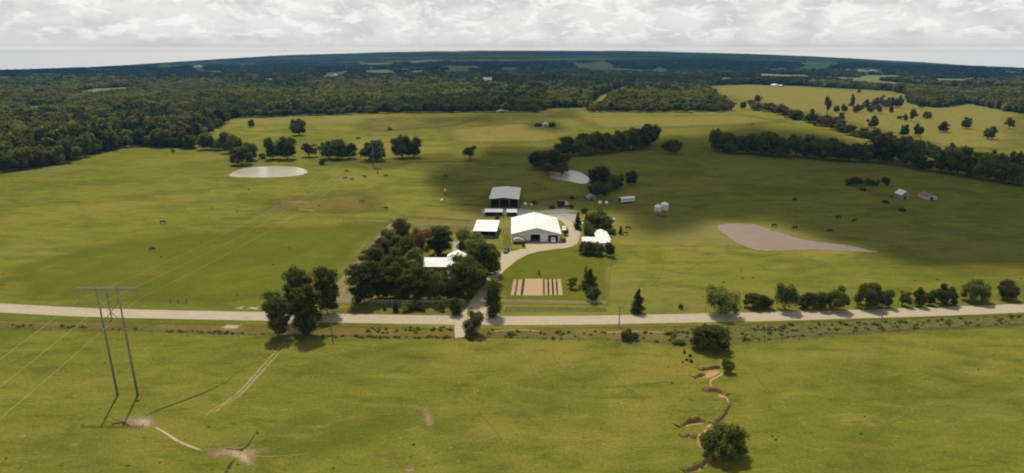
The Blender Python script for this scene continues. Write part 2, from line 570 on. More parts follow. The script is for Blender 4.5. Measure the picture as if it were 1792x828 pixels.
class MB:
    """collects boxes, prisms and tubes; build() links them as ONE mesh object"""

    def __init__(s):
        s.v, s.f = [], []

    def add(s, vs, fs):
        b = len(s.v)
        s.v += [tuple(v) for v in vs]
        s.f += [tuple(i + b for i in f) for f in fs]
        return s

    def box(s, x0, x1, y0, y1, z0, z1):
        return s.add([(x0, y0, z0), (x1, y0, z0), (x1, y1, z0), (x0, y1, z0), (x0, y0, z1), (x1, y0, z1), (x1, y1, z1), (x0, y1, z1)],
                     [(0, 3, 2, 1), (4, 5, 6, 7), (0, 1, 5, 4), (1, 2, 6, 5), (2, 3, 7, 6), (3, 0, 4, 7)])

    def prism(s, poly, a0, a1, axis='y'):
        """poly: list of (p,q); extruded along axis from a0 to a1"""
        n = len(poly)

        def P(p, q, a):
            return (p, a, q) if axis == 'y' else ((a, p, q) if axis == 'x' else (p, q, a))
        vs = [P(p, q, a0) for p, q in poly] + [P(p, q, a1) for p, q in poly]
        fs = [tuple(range(n))[::-1], tuple(range(n, 2 * n))] + [(i, (i + 1) % n, (i + 1) % n + n, i + n) for i in range(n)]
        return s.add(vs, fs)

    def tube(s, pts, rad, n=8, cap=True):
        pts = [Vector(p) for p in pts]
        rs = rad if isinstance(rad, (list, tuple)) else [rad] * len(pts)
        b = len(s.v)
        for i, p in enumerate(pts):
            d = (pts[min(i + 1, len(pts) - 1)] - pts[max(i - 1, 0)])
            d = d.normalized() if d.length > 1e-9 else Vector((0, 0, 1))
            a = d.cross(Vector((0, 0, 1)) if abs(d.z) < 0.9 else Vector((1, 0, 0))).normalized()
            c = d.cross(a)
            for k in range(n):
                t = 2 * math.pi * k / n
                s.v.append(tuple(p + (a * math.cos(t) + c * math.sin(t)) * rs[i]))
        for i in range(len(pts) - 1):
            for k in range(n):
                s.f.append((b + i * n + k, b + i * n + (k + 1) % n, b + (i + 1) * n + (k + 1) % n, b + (i + 1) * n + k))
        if cap:
            s.f.append(tuple(b + k for k in range(n))[::-1])
            s.f.append(tuple(b + (len(pts) - 1) * n + k for k in range(n)))
        return s

    def lathe(s, prof, n=20, cx=0, cy=0):
        b = len(s.v)
        for r, z in prof:
            for k in range(n):
                t = 2 * math.pi * k / n
                s.v.append((cx + r * math.cos(t), cy + r * math.sin(t), z))
        for i in range(len(prof) - 1):
            for k in range(n):
                s.f.append((b + i * n + k, b + i * n + (k + 1) % n, b + (i + 1) * n + (k + 1) % n, b + (i + 1) * n + k))
        s.f.append(tuple(b + k for k in range(n))[::-1])
        s.f.append(tuple(b + (len(prof) - 1) * n + k for k in range(n)))
        return s

    def mesh(s, name, mat, bev=0.0, smooth_=False):
        me = bpy.data.meshes.new(name)
        me.from_pydata(s.v, [], s.f)
        me.materials.append(mat)
        bm = bmesh.new()
        bm.from_mesh(me)
        bmesh.ops.recalc_face_normals(bm, faces=bm.faces)
        if bev:
            bmesh.ops.bevel(bm, geom=[e for e in bm.edges if e.is_manifold and e.calc_face_angle(0) > 0.5], offset=bev,
                            segments=2, affect='EDGES', clamp_overlap=True)
        bm.to_mesh(me)
        bm.free()
        if smooth_:
            me.shade_smooth()
        return me

    def build(s, name, mat, parent=None, bev=0.0, smooth_=False):
        o = bpy.data.objects.new(name, s.mesh(name, mat, bev, smooth_))
        return link(o, parent)


def tag(o, label=None, cat=None, group=None, kind=None):
    if label:
        o['label'] = label
    if cat:
        o['category'] = cat
    if group:
        o['group'] = group
    if kind:
        o['kind'] = kind
    return o


def thing(name, label, cat, loc=(0, 0, 0), rz=0.0, group=None):
    o = bpy.data.objects.new(name, None)
    o.empty_display_size = 0.5
    o.location = loc
    o.rotation_euler = (0, 0, rz)
    link(o)
    return tag(o, label, cat, group)


def dup(root, loc, rz=None, scale=None, label=None, group=None):
    """a copy of a thing with copies of its parts and their sub-parts"""
    r = root.copy()
    COL.objects.link(r)
    r.location = loc
    if rz is not None:
        r.rotation_euler = (0, 0, rz)
    if scale is not None:
        r.scale = scale
    if label:
        r['label'] = label
    if group:
        r['group'] = group
    elif 'group' in r:
        del r['group']
    for ch in list(root.children):
        c = ch.copy()
        COL.objects.link(c)
        c.parent = r
        for g in list(ch.children):
            d = g.copy()
            COL.objects.link(d)
            d.parent = c
    return r


# ------------------------------------------------------------------ ground sheet
ys = [-400.0]
while ys[-1] < 15000:
    y = ys[-1]
    ys.append(y + (40 if y < 0 else 8 + max(0, y) * 0.028))
ys = np.array(ys)
NC = 241
sx = np.linspace(-1, 1, NC)
YY, SX = np.meshgrid(ys, sx, indexing='ij')
XX = SX * (np.maximum(YY, 0) * 1.06 + 500)
ZZ = gz(XX, YY)
idx = np.arange(len(ys) * NC).reshape(len(ys), NC)
F = np.stack([idx[:-1, :-1], idx[:-1, 1:], idx[1:, 1:], idx[1:, :-1]], -1).reshape(-1, 4)
ground = link(bpy.data.objects.new('ground', np_mesh('ground', np.stack([XX, YY, ZZ], -1).reshape(-1, 3), F, [GRASS], smooth_=True)))
tag(ground, kind='structure')
GROUND_MIN = float(ZZ.min())


def sheet_z(X, Y, lift):
    return gz(X, Y) + lift + np.maximum(np.asarray(Y, float) - 300, 0) * 0.0006


def dens_poly(pts, step):
    out = []
    n = len(pts)
    for i in range(n):
        a, b = pts[i], pts[(i + 1) % n]
        k = max(1, int((b - a).length / step))
        for j in range(k):
            out.append(a.lerp(b, j / k))
    return out


def patch(name, poly_px, mat, lift=0.004, fade=3.0, cell=None, kind='structure', world=False, label=None, hard=False):
    """ground cover draped on the terrain inside a polygon; 'fade' is 1 inside and falls to 0 over the last metres"""
    W = [Vector((p[0], p[1], 0)) if world else G(*p) for p in poly_px]
    P2 = [(w.x, w.y) for w in W]
    xs, yy = [p[0] for p in P2], [p[1] for p in P2]
    x0, x1, y0, y1 = min(xs) - fade * .5, max(xs) + fade * .5, min(yy) - fade * .5, max(yy) + fade * .5
    c = cell or max(0.35, min((x1 - x0), (y1 - y0)) / 26.0)
    nx, ny = int((x1 - x0) / c) + 2, int((y1 - y0) / c) + 2
    while nx * ny > 90000:
        c *= 1.3
        nx, ny = int((x1 - x0) / c) + 2, int((y1 - y0) / c) + 2
    gx, gy = np.meshgrid(np.linspace(x0, x1, nx), np.linspace(y0, y1, ny), indexing='ij')
    d = poly_dist(gx, gy, P2)
    f = np.clip(d / fade + 0.5, 0, 1)
    ids = np.arange(nx * ny).reshape(nx, ny)
    q = np.stack([ids[:-1, :-1], ids[1:, :-1], ids[1:, 1:], ids[:-1, 1:]], -1).reshape(-1, 4)
    keep = f.ravel()[q].max(1) > 0
    q = q[keep]
    used, inv = np.unique(q.ravel(), return_inverse=True)
    v = np.stack([gx.ravel(), gy.ravel(), sheet_z(gx.ravel(), gy.ravel(), lift)], -1)[used]
    me = np_mesh(name, v, inv.reshape(-1, 4), [mat], vattr={'fade': f.ravel()[used]})
    o = link(bpy.data.objects.new(name, me))
    tag(o, kind=kind)
    if label:
        o['label'] = label
    return o


def ribbon(name, pts_px, widths, mat, lift=0.004, fade_frac=0.35, step=1.5, kind='structure', world=False, label=None):
    """strip along a centre line, widths in metres; fade 0 at its borders"""
    W = [Vector((*p, 0)) if world else G(*p) for p in pts_px]
    W = [Vector((w.x, w.y)) for w in W]
    if not isinstance(widths, (list, tuple)):
        widths = [widths] * len(W)
    # catmull-rom
    C, R = [], []
    n = len(W)
    for i in range(n - 1):
        p0, p1, p2, p3 = W[max(i - 1, 0)], W[i], W[i + 1], W[min(i + 2, n - 1)]
        k = max(2, int((p2 - p1).length / step))
        for j in range(k):
            t = j / k
            C.append(0.5 * ((2 * p1) + (p2 - p0) * t + (2 * p0 - 5 * p1 + 4 * p2 - p3) * t * t + (3 * p1 - p0 - 3 * p2 + p3) * t ** 3))
            R.append(widths[i] * (1 - t) + widths[i + 1] * t)
    C.append(W[-1])
    R.append(widths[-1])
    cols = [(-0.5, 0.0), (-0.5 + fade_frac * .5, 0.8), (0, 1.0), (0.5 - fade_frac * .5, 0.8), (0.5, 0.0)]
    vs, at = [], []
    for i, c in enumerate(C):
        d = (C[min(i + 1, len(C) - 1)] - C[max(i - 1, 0)]).normalized()
        nn = Vector((-d.y, d.x))
        e = 1.0 if 1 < i < len(C) - 2 else 0.4
        for s_, a in cols:
            p = c + nn * s_ * R[i] * 1.12
            vs.append((p.x, p.y, float(sheet_z(p.x, p.y, lift))))
            at.append(a * e)
    fs = [(i * 5 + k, (i + 1) * 5 + k, (i + 1) * 5 + k + 1, i * 5 + k + 1) for i in range(len(C) - 1) for k in range(4)]
    me = np_mesh(name, np.array(vs), np.array(fs), [mat], vattr={'fade': at})
    o = link(bpy.data.objects.new(name, me))
    tag(o, kind=kind)
    if label:
        o['label'] = label
    return o


# --- tracts of grass with another look
patch('lush_field_grass', [(600, 391), (683, 391), (600, 478), (586, 520), (380, 540), (160, 534), (0, 528), (0, 470), (200, 420), (420, 398)],
      M['lush'], 0.004, 22)
patch('lawn_grass', [(872, 480), (905, 448), (960, 436), (1005, 432), (1060, 455), (1068, 500), (1062, 528), (880, 530), (868, 505)],
      M['lush'], 0.004, 6)
patch('lawn_grass', [(880, 412), (893, 412), (896, 432), (880, 432)], M['lush'], 0.006, 2)
patch('dry_meadow', [(1235, 153), (1300, 149), (1400, 152), (1560, 162), (1700, 178), (1792, 190), (1792, 262), (1640, 262), (1560, 238),
                     (1440, 205), (1330, 182), (1290, 178), (1262, 170)], M['yellow'], 0.01, 60)
patch('dry_meadow', [(640, 206), (760, 203), (860, 206), (800, 222), (660, 232), (610, 222)], M['brown'], 0.012, 40)
patch('dry_meadow', [(1000, 205), (1180, 203), (1300, 200), (1380, 214), (1240, 222), (1050, 226)], M['yellow'], 0.012, 50)
patch('dry_meadow', [(760, 225), (900, 215), (1040, 232), (960, 250), (800, 252)], M['yellow'], 0.012, 50)
patch('brown_tract', [(470, 345), (640, 335), (700, 372), (560, 378), (430, 372)], M['brown'], 0.006, 26)
patch('brown_tract', [(700, 376), (830, 384), (826, 402), (740, 408), (700, 395)], M['brown'], 0.008, 9)

# --- verges and scrubby strips beside the road
patch('road_verge', [(-40, 556), (160, 560), (470, 568), (800, 573), (1100, 571), (1632, 555), (1832, 548), (1832, 572), (1632, 578), (1400, 592),
                     (1180, 600), (1000, 596), (800, 594), (500, 590), (160, 582), (-40, 576)], M['brown'], 0.010, 4)
ribbon('dry_ditch', [(-40, 570), (160, 574), (340, 580), (500, 585), (650, 590), (790, 592)], 1.6, M['rank'], 0.016, 0.6)
ribbon('dry_ditch', [(846, 590), (980, 592), (1100, 596), (1200, 602), (1290, 600), (1420, 590), (1632, 574), (1832, 562)], 1.8, M['rank'], 0.016, 0.6)
ribbon('ditch_bank', [(850, 582), (905, 577), (960, 581)], 2.2, M['dirt'], 0.02, 0.8)
ribbon('ditch_bank', [(1040, 583), (1110, 580), (1180, 583)], 2.2, M['dirt'], 0.02, 0.8)
patch('rough_strip', [(1180, 572), (1632, 556), (1832, 550), (1832, 566), (1632, 574), (1400, 588), (1260, 598), (1180, 594)], M['rank'], 0.020, 4)
patch('road_verge', [(580, 540), (800, 545), (800, 549), (580, 546)], M['rank'], 0.010, 1.5)
patch('road_verge', [(885, 538), (1060, 540), (1060, 545), (885, 545)], M['rank'], 0.010, 1.8)
patch('road_verge', [(880, 529), (1062, 530), (1062, 533), (880, 532)], M['yellow'], 0.012, 1.0)

# --- roads, tracks and bare soil
ribbon('gravel_road', [(-120, 532), (0, 539), (160, 547), (320, 551), (470, 554), (600, 557.2), (740, 559.6), (880, 561), (1000, 560.5), (1100, 559),
                       (1250, 556), (1400, 552.5), (1520, 549), (1632, 545.5), (1792, 539), (1910, 533)], 6.0, M['gravel'], 0.028, 0.16)
ROADL = [(-120, 532), (0, 539), (160, 547), (320, 551), (470, 554), (600, 557.2), (740, 559.6), (880, 561), (1000, 560.5), (1100, 559),
         (1250, 556), (1400, 552.5), (1520, 549), (1632, 545.5), (1792, 539), (1910, 533)]
for dy in (-2.6, 2.6):
    ribbon('wheel_worn_strip', [(x, y + dy) for x, y in ROADL], 1.3, M['wheel'], 0.034, 0.9)
ribbon('gravel_drive', [(836, 560), (836, 545), (842, 522), (850, 505), (862, 482), (876, 465), (900, 447), (928, 438), (962, 432), (990, 428),
                        (1004, 415), (1004, 403), (994, 390), (976, 379)],
       [13, 8.0, 5.0, 4.4, 5, 6.5, 7.5, 6.5, 7, 7, 5.0, 4.4, 4, 3.5], M['drive'], 0.036, 0.2)
patch('gravel_apron', [(800, 556), (815, 545), (826, 525), (848, 525), (856, 545), (880, 556)], M['drive'], 0.040, 1.6)
patch('gravel_apron', [(797, 562), (818, 562), (811, 590), (797, 591)], M['drive'], 0.044, 1.0)
patch('gravel_apron', [(874, 470), (880, 441), (905, 440), (925, 438), (890, 462)], M['drive'], 0.044, 2.0)
patch('gravel_apron', [(920, 425), (985, 422), (1000, 428), (925, 442)], M['drive'], 0.048, 2.0)
patch('concrete_yard', [(794, 424), (804, 424), (806, 444), (793, 444)], M['slab'], 0.03, 1.0)
patch('concrete_yard', [(905, 378), (990, 374), (1010, 376), (1003, 388), (992, 388), (975, 380)], M['slab'], 0.03, 2.0)
patch('concrete_yard', [(846, 366), (905, 365), (940, 370), (985, 366), (1010, 370), (905, 376), (846, 373)], M['slab'], 0.026, 3.0)
patch('field_gate_clearing', [(495, 586), (498, 566), (515, 556), (535, 556), (530, 586)], M['paledirt'], 0.036, 2.0)
for dx in (-4.0, 4.0):
    ribbon('two_rut_track', [(509 + dx, 592), (482 + dx, 620), (455 + dx, 650), (430 + dx, 678), (408 + dx, 698), (384 + dx, 712), (358 + dx, 735)],
           [0.8, 0.9, 1.0, 1.0, 1.1, 0.9, 0.5], M['rut'], 0.016, 0.5)
ribbon('two_rut_track', [(470, 635), (446, 662), (426, 684), (408, 700), (388, 709), (370, 718), (348, 742)], [0.5, 0.9, 1.2, 1.8, 2.0, 1.4, 0.8], M['rut'], 0.020, 0.8)
# faint cattle trails wandering over the pastures
for q, w in (([(560, 610), (620, 640), (700, 650), (800, 690), (870, 760), (900, 830)], .7), ([(960, 610), (1000, 660), (1080, 690), (1180, 690), (1222, 660)], .7),
             ([(1300, 610), (1340, 680), (1420, 720), (1500, 800), (1520, 840)], .7), ([(160, 660), (230, 650), (330, 620), (420, 600)], .6),
             ([(600, 700), (560, 750), (480, 790)], .6), ([(1110, 520), (1130, 490), (1180, 485), (1210, 470), (1260, 440)], .9),
             ([(1150, 440), (1160, 470), (1140, 500), (1090, 520)], .9), ([(200, 500), (290, 470), (400, 455), (540, 450), (600, 440)], .8),
             ([(1640, 650), (1560, 690), (1440, 690), (1330, 640)], .6), ([(170, 420), (260, 400), (380, 392), (500, 380)], 1.2)):
    ribbon('cattle_trail', q, w, M['faint'], 0.014, 0.9)
ribbon('worn_cattle_trail', [(262, 742), (290, 758), (312, 772), (335, 782), (365, 792)], [2.0, 1.0, 1.3, 1.0, 1.2], M['paledirt'], 0.018, 0.7)
patch('bare_soil_patch', [(205, 738), (222, 728), (262, 724), (282, 745), (262, 752), (225, 752)], M['dirt'], 0.014, 6.0)
patch('bare_soil_patch', [(232, 734), (262, 728), (275, 746), (240, 750)], M['paledirt'], 0.018, 4.5)
patch('bare_soil_patch', [(358, 788), (395, 780), (440, 778), (475, 790), (452, 800), (440, 815), (425, 812), (410, 802), (370, 804)],
      M['dirt'], 0.014, 6.0)
patch('bare_soil_patch', [(385, 790), (412, 786), (440, 796), (448, 818), (428, 812), (410, 802)], M['paledirt'], 0.020, 3.6)
for a in ([(410, 798), (440, 780), (446, 772)], [(420, 796), (480, 799), (560, 792)], [(400, 792), (352, 782)], [(430, 792), (490, 782)], [(425, 803), (450, 822)], [(400, 796), (370, 812)]):
    ribbon('worn_cattle_trail', a, [1.6, .8, .2][:len(a)], M['rut'], 0.022, 0.9)
patch('bare_soil_patch', [(732, 722), (745, 708), (760, 718), (764, 742), (748, 752), (736, 745)], M['dirt'], 0.014, 6.0)
patch('bare_soil_patch', [(385, 573), (400, 567), (425, 569), (412, 577), (395, 577)], M['paledirt'], 0.030, 3.0)
patch('bare_soil_patch', [(404, 540), (428, 536), (424, 542)], M['paledirt'], 0.030, 2.4)
patch('bare_soil_patch', [(432, 541), (438, 536), (455, 537), (452, 543)], M['paledirt'], 0.030, 2.4)
patch('bare_soil_patch', [(705, 815), (730, 820), (726, 828), (704, 828)], M['dirt'], 0.014, 2.5)
patch('bare_soil_patch', [(655, 790), (680, 786), (690, 796), (660, 800)], M['yellow'], 0.014, 4)
patch('fence_lane', [(592, 505), (590, 492), (660, 410), (684, 388), (704, 386), (696, 398), (662, 450), (622, 505), (616, 530), (590, 530)],
      M['lane'], 0.012, 2.5)
ribbon('dirt_lane', [(592, 388), (640, 386), (684, 388), (760, 388), (828, 390)], 2.2, M['lane'], 0.012, 0.9)
ribbon('dirt_lane', [(700, 400), (760, 402), (822, 404)], 2.0, M['lane'], 0.012, 0.9)
ribbon('dark_grass_line', [(735, 357), (770, 361), (800, 357), (850, 362)], [2, 4, 3, 3], M['rank'], 0.012, 0.9)  # strips of darker grass across the fields
ribbon('dark_grass_line', [(930, 352), (990, 346), (1030, 348), (1075, 352)], [2, 4, 3, 3], M['rank'], 0.012, 0.9)
ribbon('dark_grass_line', [(700, 284), (800, 283), (900, 281)], [4, 5, 4], M['rank'], 0.012, 0.9)
ribbon('pale_field_track', [(160, 325), (240, 317), (310, 306)], [3, 3, 2], M['yellow'], 0.012, 0.9)
ribbon('pale_field_track', [(160, 358), (220, 345), (262, 336)], [3, 3, 2], M['yellow'], 0.012, 0.9)
for q in ([(430, 371), (450, 368)], [(500, 352), (545, 356)], [(592, 336), (600, 333)], [(520, 365), (555, 370)]):
    ribbon('pale_field_track', q, 3.5, M['lane'], 0.012, 0.9)
ribbon('country_road', [(1453, 245), (1482, 254), (1512, 263), (1560, 274)], 9, M['gravel'], 0.02, 0.3)
ribbon('country_road', [(1290, 195), (1330, 196), (1400, 222), (1453, 245)], 5, M['yellow'], 0.02, 0.6)

# garden: bare bed with sown rows
patch('garden_bed', [(920, 488), (949, 488), (949, 517), (916, 517)], M['tilled'], 0.02, 0.5)
for x0, x1, w, m in ((901.5, 896.5, 1.0, 'tilled'), (906, 901.5, .6, 'rank'), (911, 907, 1.6, 'tilled'), (916.5, 913, .8, 'darkground'),
                     (951.5, 951.8, .7, 'rank'), (955, 955.5, .9, 'tilled'), (959, 960, .7, 'rank'), (962.5, 963.5, 1.2, 'tilled'),
                     (966.5, 968, .6, 'darkground'), (970, 971.5, 1.1, 'tilled'), (973.5, 975.2, .6, 'rank'), (977.5, 980.5, 1.5, 'tilled')):
    ribbon('garden_row', [(x0, 489), (x1, 517)], w, M[m], 0.024, 0.3)

# erosion gullies: soil floor, and real cut banks with a steep face
for q in ([(1228, 652), (1244, 647), (1260, 646), (1264, 652), (1254, 660), (1240, 664), (1224, 661)],
          [(1254, 688), (1264, 690), (1272, 695), (1266, 699), (1252, 694)],
          [(1206, 826), (1228, 808), (1242, 802), (1254, 799), (1246, 810), (1224, 828)]):
    patch('clay_washout', q, M['clay'], 0.016, 1.8)
ribbon('clay_washout', [(1258, 646), (1264, 654), (1250, 662), (1243, 668), (1246, 678), (1258, 688), (1271, 696), (1275, 709), (1268, 722), (1256, 737), (1243, 744),
                        (1234, 754), (1222, 764), (1226, 782), (1244, 798), (1228, 812), (1204, 828)],
       [.6, 1.2, 1.4, .9, .8, 1.2, 1.3, .7, .8, .8, 1.2, 1.3, .9, .8, 1.2, 1.4, 1.0], M['clay'], 0.02, 0.6, 0.6)
ribbon('clay_washout', [(1192, 750), (1206, 744), (1226, 742), (1240, 744)], [.4, .9, .9, .7], M['clay'], 0.024, 0.6, 0.6)
ribbon('clay_washout', [(1216, 664), (1228, 661), (1242, 662)], [.4, .9, .7], M['clay'], 0.024, 0.6, 0.6)
ribbon('clay_washout', [(1194, 768), (1206, 766), (1222, 768)], [.4, .8, .7], M['clay'], 0.024, 0.6, 0.6)


def bank(name, pts, h, label):
    """low eroded bank: grassed back slope, vertical soil face towards the lower side"""
    W = [Vector((w.x, w.y)) for w in (G(*p) for p in pts)]
    C = []
    for i in range(len(W) - 1):
        k = max(2, int((W[i + 1] - W[i]).length / 0.5))
        C += [W[i].lerp(W[i + 1], j / k) for j in range(k)]
    C.append(W[-1])
    vs, fs, mi = [], [], []
    n = len(C)
    for i, c in enumerate(C):
        d = (C[min(i + 1, n - 1)] - C[max(i - 1, 0)]).normalized()
        nn = Vector((-d.y, d.x))
        if nn.y < 0:
            nn = -nn
        e = math.sin(math.pi * (i + 0.4) / (n - 0.2)) ** 0.5
        hh = h * e * (0.7 + 0.6 * random.random())
        c = c + nn * random.uniform(-0.18, 0.18)
        for off, z in ((-0.35, 0.0), (-0.12, hh * 0.45), (0.0, hh), (0.7, hh * 0.9), (2.2, -0.02)):
            p = c + nn * off
            vs.append((p.x, p.y, z))
    for i in range(n - 1):
        for k in range(4):
            fs.append((i * 5 + k, (i + 1) * 5 + k, (i + 1) * 5 + k + 1, i * 5 + k + 1))
            mi.append(0 if k < 2 else 1)
    o = link(bpy.data.objects.new(name, np_mesh(name, np.array(vs), np.array(fs), [M['soilwall'], GRASS], mi)))
    tag(o, kind='structure')
    return o


for q, h in (([(1224, 648), (1240, 646), (1260, 644)], 1.0), ([(1216, 662), (1226, 658), (1234, 656)], 0.9),
             ([(1234, 686), (1252, 684), (1264, 690), (1270, 693)], 0.9), ([(1279, 708), (1270, 722), (1258, 738), (1247, 743)], 1.1),
             ([(1188, 748), (1205, 740), (1225, 737), (1240, 741)], 1.0), ([(1192, 765), (1205, 764), (1216, 768)], 0.8),
             ([(1198, 827), (1225, 817), (1240, 805)], 1.1)):
    bank('bank_and_dark_strip', q, h, '')
ribbon('bank_and_dark_strip', [(255, 727), (290, 713), (330, 698), (365, 684), (395, 670)], [0.5, 0.6, 0.6, 0.5, 0.6], M['darkground'], 0.03, 0.3)  # flat dark strips on the pasture from here on, no cut bank
ribbon('bank_and_dark_strip', [(395, 670), (425, 645), (460, 628), (490, 604)], [0.4, 0.5, 0.4, 0.3], M['rank'], 0.03, 0.5)
ribbon('bank_and_dark_strip', [(395, 828), (402, 815), (412, 803)], [0.9, 0.7, 0.4], M['darkground'], 0.03, 0.3)
ribbon('bank_and_dark_strip', [(396, 785), (425, 787), (440, 770), (452, 750)], [0.4, 0.7, 0.3, 0.2], M['darkground'], 0.03, 0.5)
ribbon('bank_and_dark_strip', [(196, 742), (214, 740), (226, 746)], [0.8, 1.0, 0.4], M['darkground'], 0.03, 0.5)


# ponds
def pond(name, poly, mat, bankw=5.0):
    W = [G(*p) for p in poly]
    z = sum(w.z for w in W) / len(W)
    cx, cy = sum(w.x for w in W) / len(W), sum(w.y for w in W) / len(W)
    ring = dens_poly(W, 3.0)
    patch('pond_bank', [(cx + (w.x - cx) * 1.0, cy + (w.y - cy) * 1.0) for w in ring], M['mud'], 0.012, bankw, world=True)
    # smoothed shoreline
    for _ in range(3):
        ring = [(ring[i - 1] + ring[i] * 2 + ring[(i + 1) % len(ring)]) / 4 for i in range(len(ring))]
    vs = [(w.x + random.uniform(-.5, .5), w.y + random.uniform(-.5, .5), float(sheet_z(w.x, w.y, 0.03))) for w in ring]
    me = bpy.data.meshes.new(name)
    bm = bmesh.new()
    bv = [bm.verts.new(v) for v in vs]
    fc = bm.faces.new(bv)
    bmesh.ops.triangulate(bm, faces=[fc])
    bm.to_mesh(me)
    bm.free()
    me.materials.append(mat)
    o = link(bpy.data.objects.new(name, me))
    tag(o, kind='structure')
    return o


pond('pond_water', [(399, 306.5), (411, 300), (427, 294.5), (452, 292), (490, 291), (521, 292.5), (538, 298.5), (537, 304), (521, 308), (490, 310.5),
                    (443, 311), (405, 310)], M['brightpond'], 6)
pond('pond_water', [(962, 305), (975, 303), (990, 297), (1006, 298), (1024, 306), (1034, 316), (1030, 322), (1018, 323), (1002, 318), (985, 317),
                    (965, 311)], M['brightpond'], 6)
pond('pond_water', [(1254, 393.5), (1285, 391.5), (1317, 392), (1354, 403), (1390, 416), (1419, 423), (1480, 428.6), (1538, 441), (1520, 442),
                    (1480, 438), (1426, 436), (1372, 438), (1325, 438), (1300, 430), (1281, 418), (1259, 403)], M['pond'], 5)

# ------------------------------------------------------------------ trees
_ico = bmesh.new()
bmesh.ops.create_icosphere(_ico, subdivisions=1, radius=1)
ICO_V = np.array([v.co[:] for v in _ico.verts])
ICO_F = np.array([[v.index for v in f.verts] for f in _ico.faces])
_ico.free()


def lobes_for(kind, r):
    """ellipsoids (cx,cy,cz, rx,ry,rz) in a crown of height 1 and width about 1"""
    L = []
    if kind == 'round':
        L.append((0, 0, .44, .24, .24, .32))
        for k in range(4):
            a = k * 1.57 + r.uniform(-.3, .3)
            L.append((.20 * math.cos(a), .20 * math.sin(a), .26, .20, .20, .17))
        for k in range(14):
            a = r.uniform(0, 6.28)
            e = r.uniform(-.7, 1.0)
            q = r.uniform(.24, .37) * math.cos(e * 1.1)
            s = r.uniform(.10, .20)
            L.append((q * math.cos(a), q * math.sin(a), .50 + .28 * e, s, s, s * r.uniform(.8, 1.1)))
    elif kind == 'tall':
        for k in range(26):
            z = .14 + .76 * k / 25
            w = .36 * math.sin(math.pi * (0.10 + 0.78 * z)) ** .7
            a = k * 2.4 + r.uniform(-.4, .4)
            q = w * r.uniform(.35, 1.0)
            s = r.uniform(.13, .21)
            L.append((q * math.cos(a), q * math.sin(a), z, s, s, s * .52))
        for k in range(4):
            L.append((0, 0, .25 + .16 * k, .2, .2, .12))
    elif kind == 'oak':
        L.append((0, 0, .42, .27, .27, .26))
        for k in range(17):
            a = k * 2.4 + r.uniform(-.3, .3)
            q = r.uniform(.12, .36)
            s = r.uniform(.09, .17)
            L.append((q * math.cos(a), q * math.sin(a), .72 - q * q * 2.6 + r.uniform(-.12, .10), s * 1.1, s * 1.1, s))
        for k in range(6):
            a = r.uniform(0, 6.28)
            L.append((.34 * math.cos(a), .34 * math.sin(a), r.uniform(.18, .34), .15, .15, .14))
    elif kind == 'cedar':
        for k in range(12):
            z = .10 + .82 * k / 11
            w = .40 * (1 - z) ** 0.75 + .03
            a = r.uniform(0, 6.28)
            o = w * .35
            L.append((o * math.cos(a), o * math.sin(a), z, w * r.uniform(.75, 1.0), w * r.uniform(.75, 1.0), .10))
    elif kind == 'column':
        for k in range(9):
            z = .10 + .78 * k / 8
            w = .40 * math.sin(math.pi * (0.12 + 0.80 * z)) ** .6
            L.append((r.uniform(-.06, .06), r.uniform(-.06, .06), z, w, w, .13))
    elif kind == 'bush':
        for k in range(8):
            a = r.uniform(0, 6.28)
            q = r.uniform(0, .32)
            s = r.uniform(.2, .32)
            L.append((q * math.cos(a), q * math.sin(a), r.uniform(.25, .62), s * .85, s * .85, s))
    elif kind == 'loose':
        for k in range(12):
            a = r.uniform(0, 6.28)
            q = r.uniform(.05, .38)
            s = r.uniform(.08, .16)
            L.append((q * math.cos(a), q * math.sin(a), r.uniform(.28, .92), s * 1.2, s * 1.2, s))
        L.append((0, 0, .5, .2, .2, .3))
    elif kind == 'spread':
        L.append((0, 0, .40, .28, .28, .30))
        for k in range(9):
            a = k * .7 + r.uniform(-.2, .2)
            q = r.uniform(.22, .36)
            L.append((q * math.cos(a), q * math.sin(a), r.uniform(.30, .80), .13, .13, .20))
            L.append((q * .6 * math.cos(a), q * .6 * math.sin(a), r.uniform(.2, .7), .14, .14, .16))
    return L


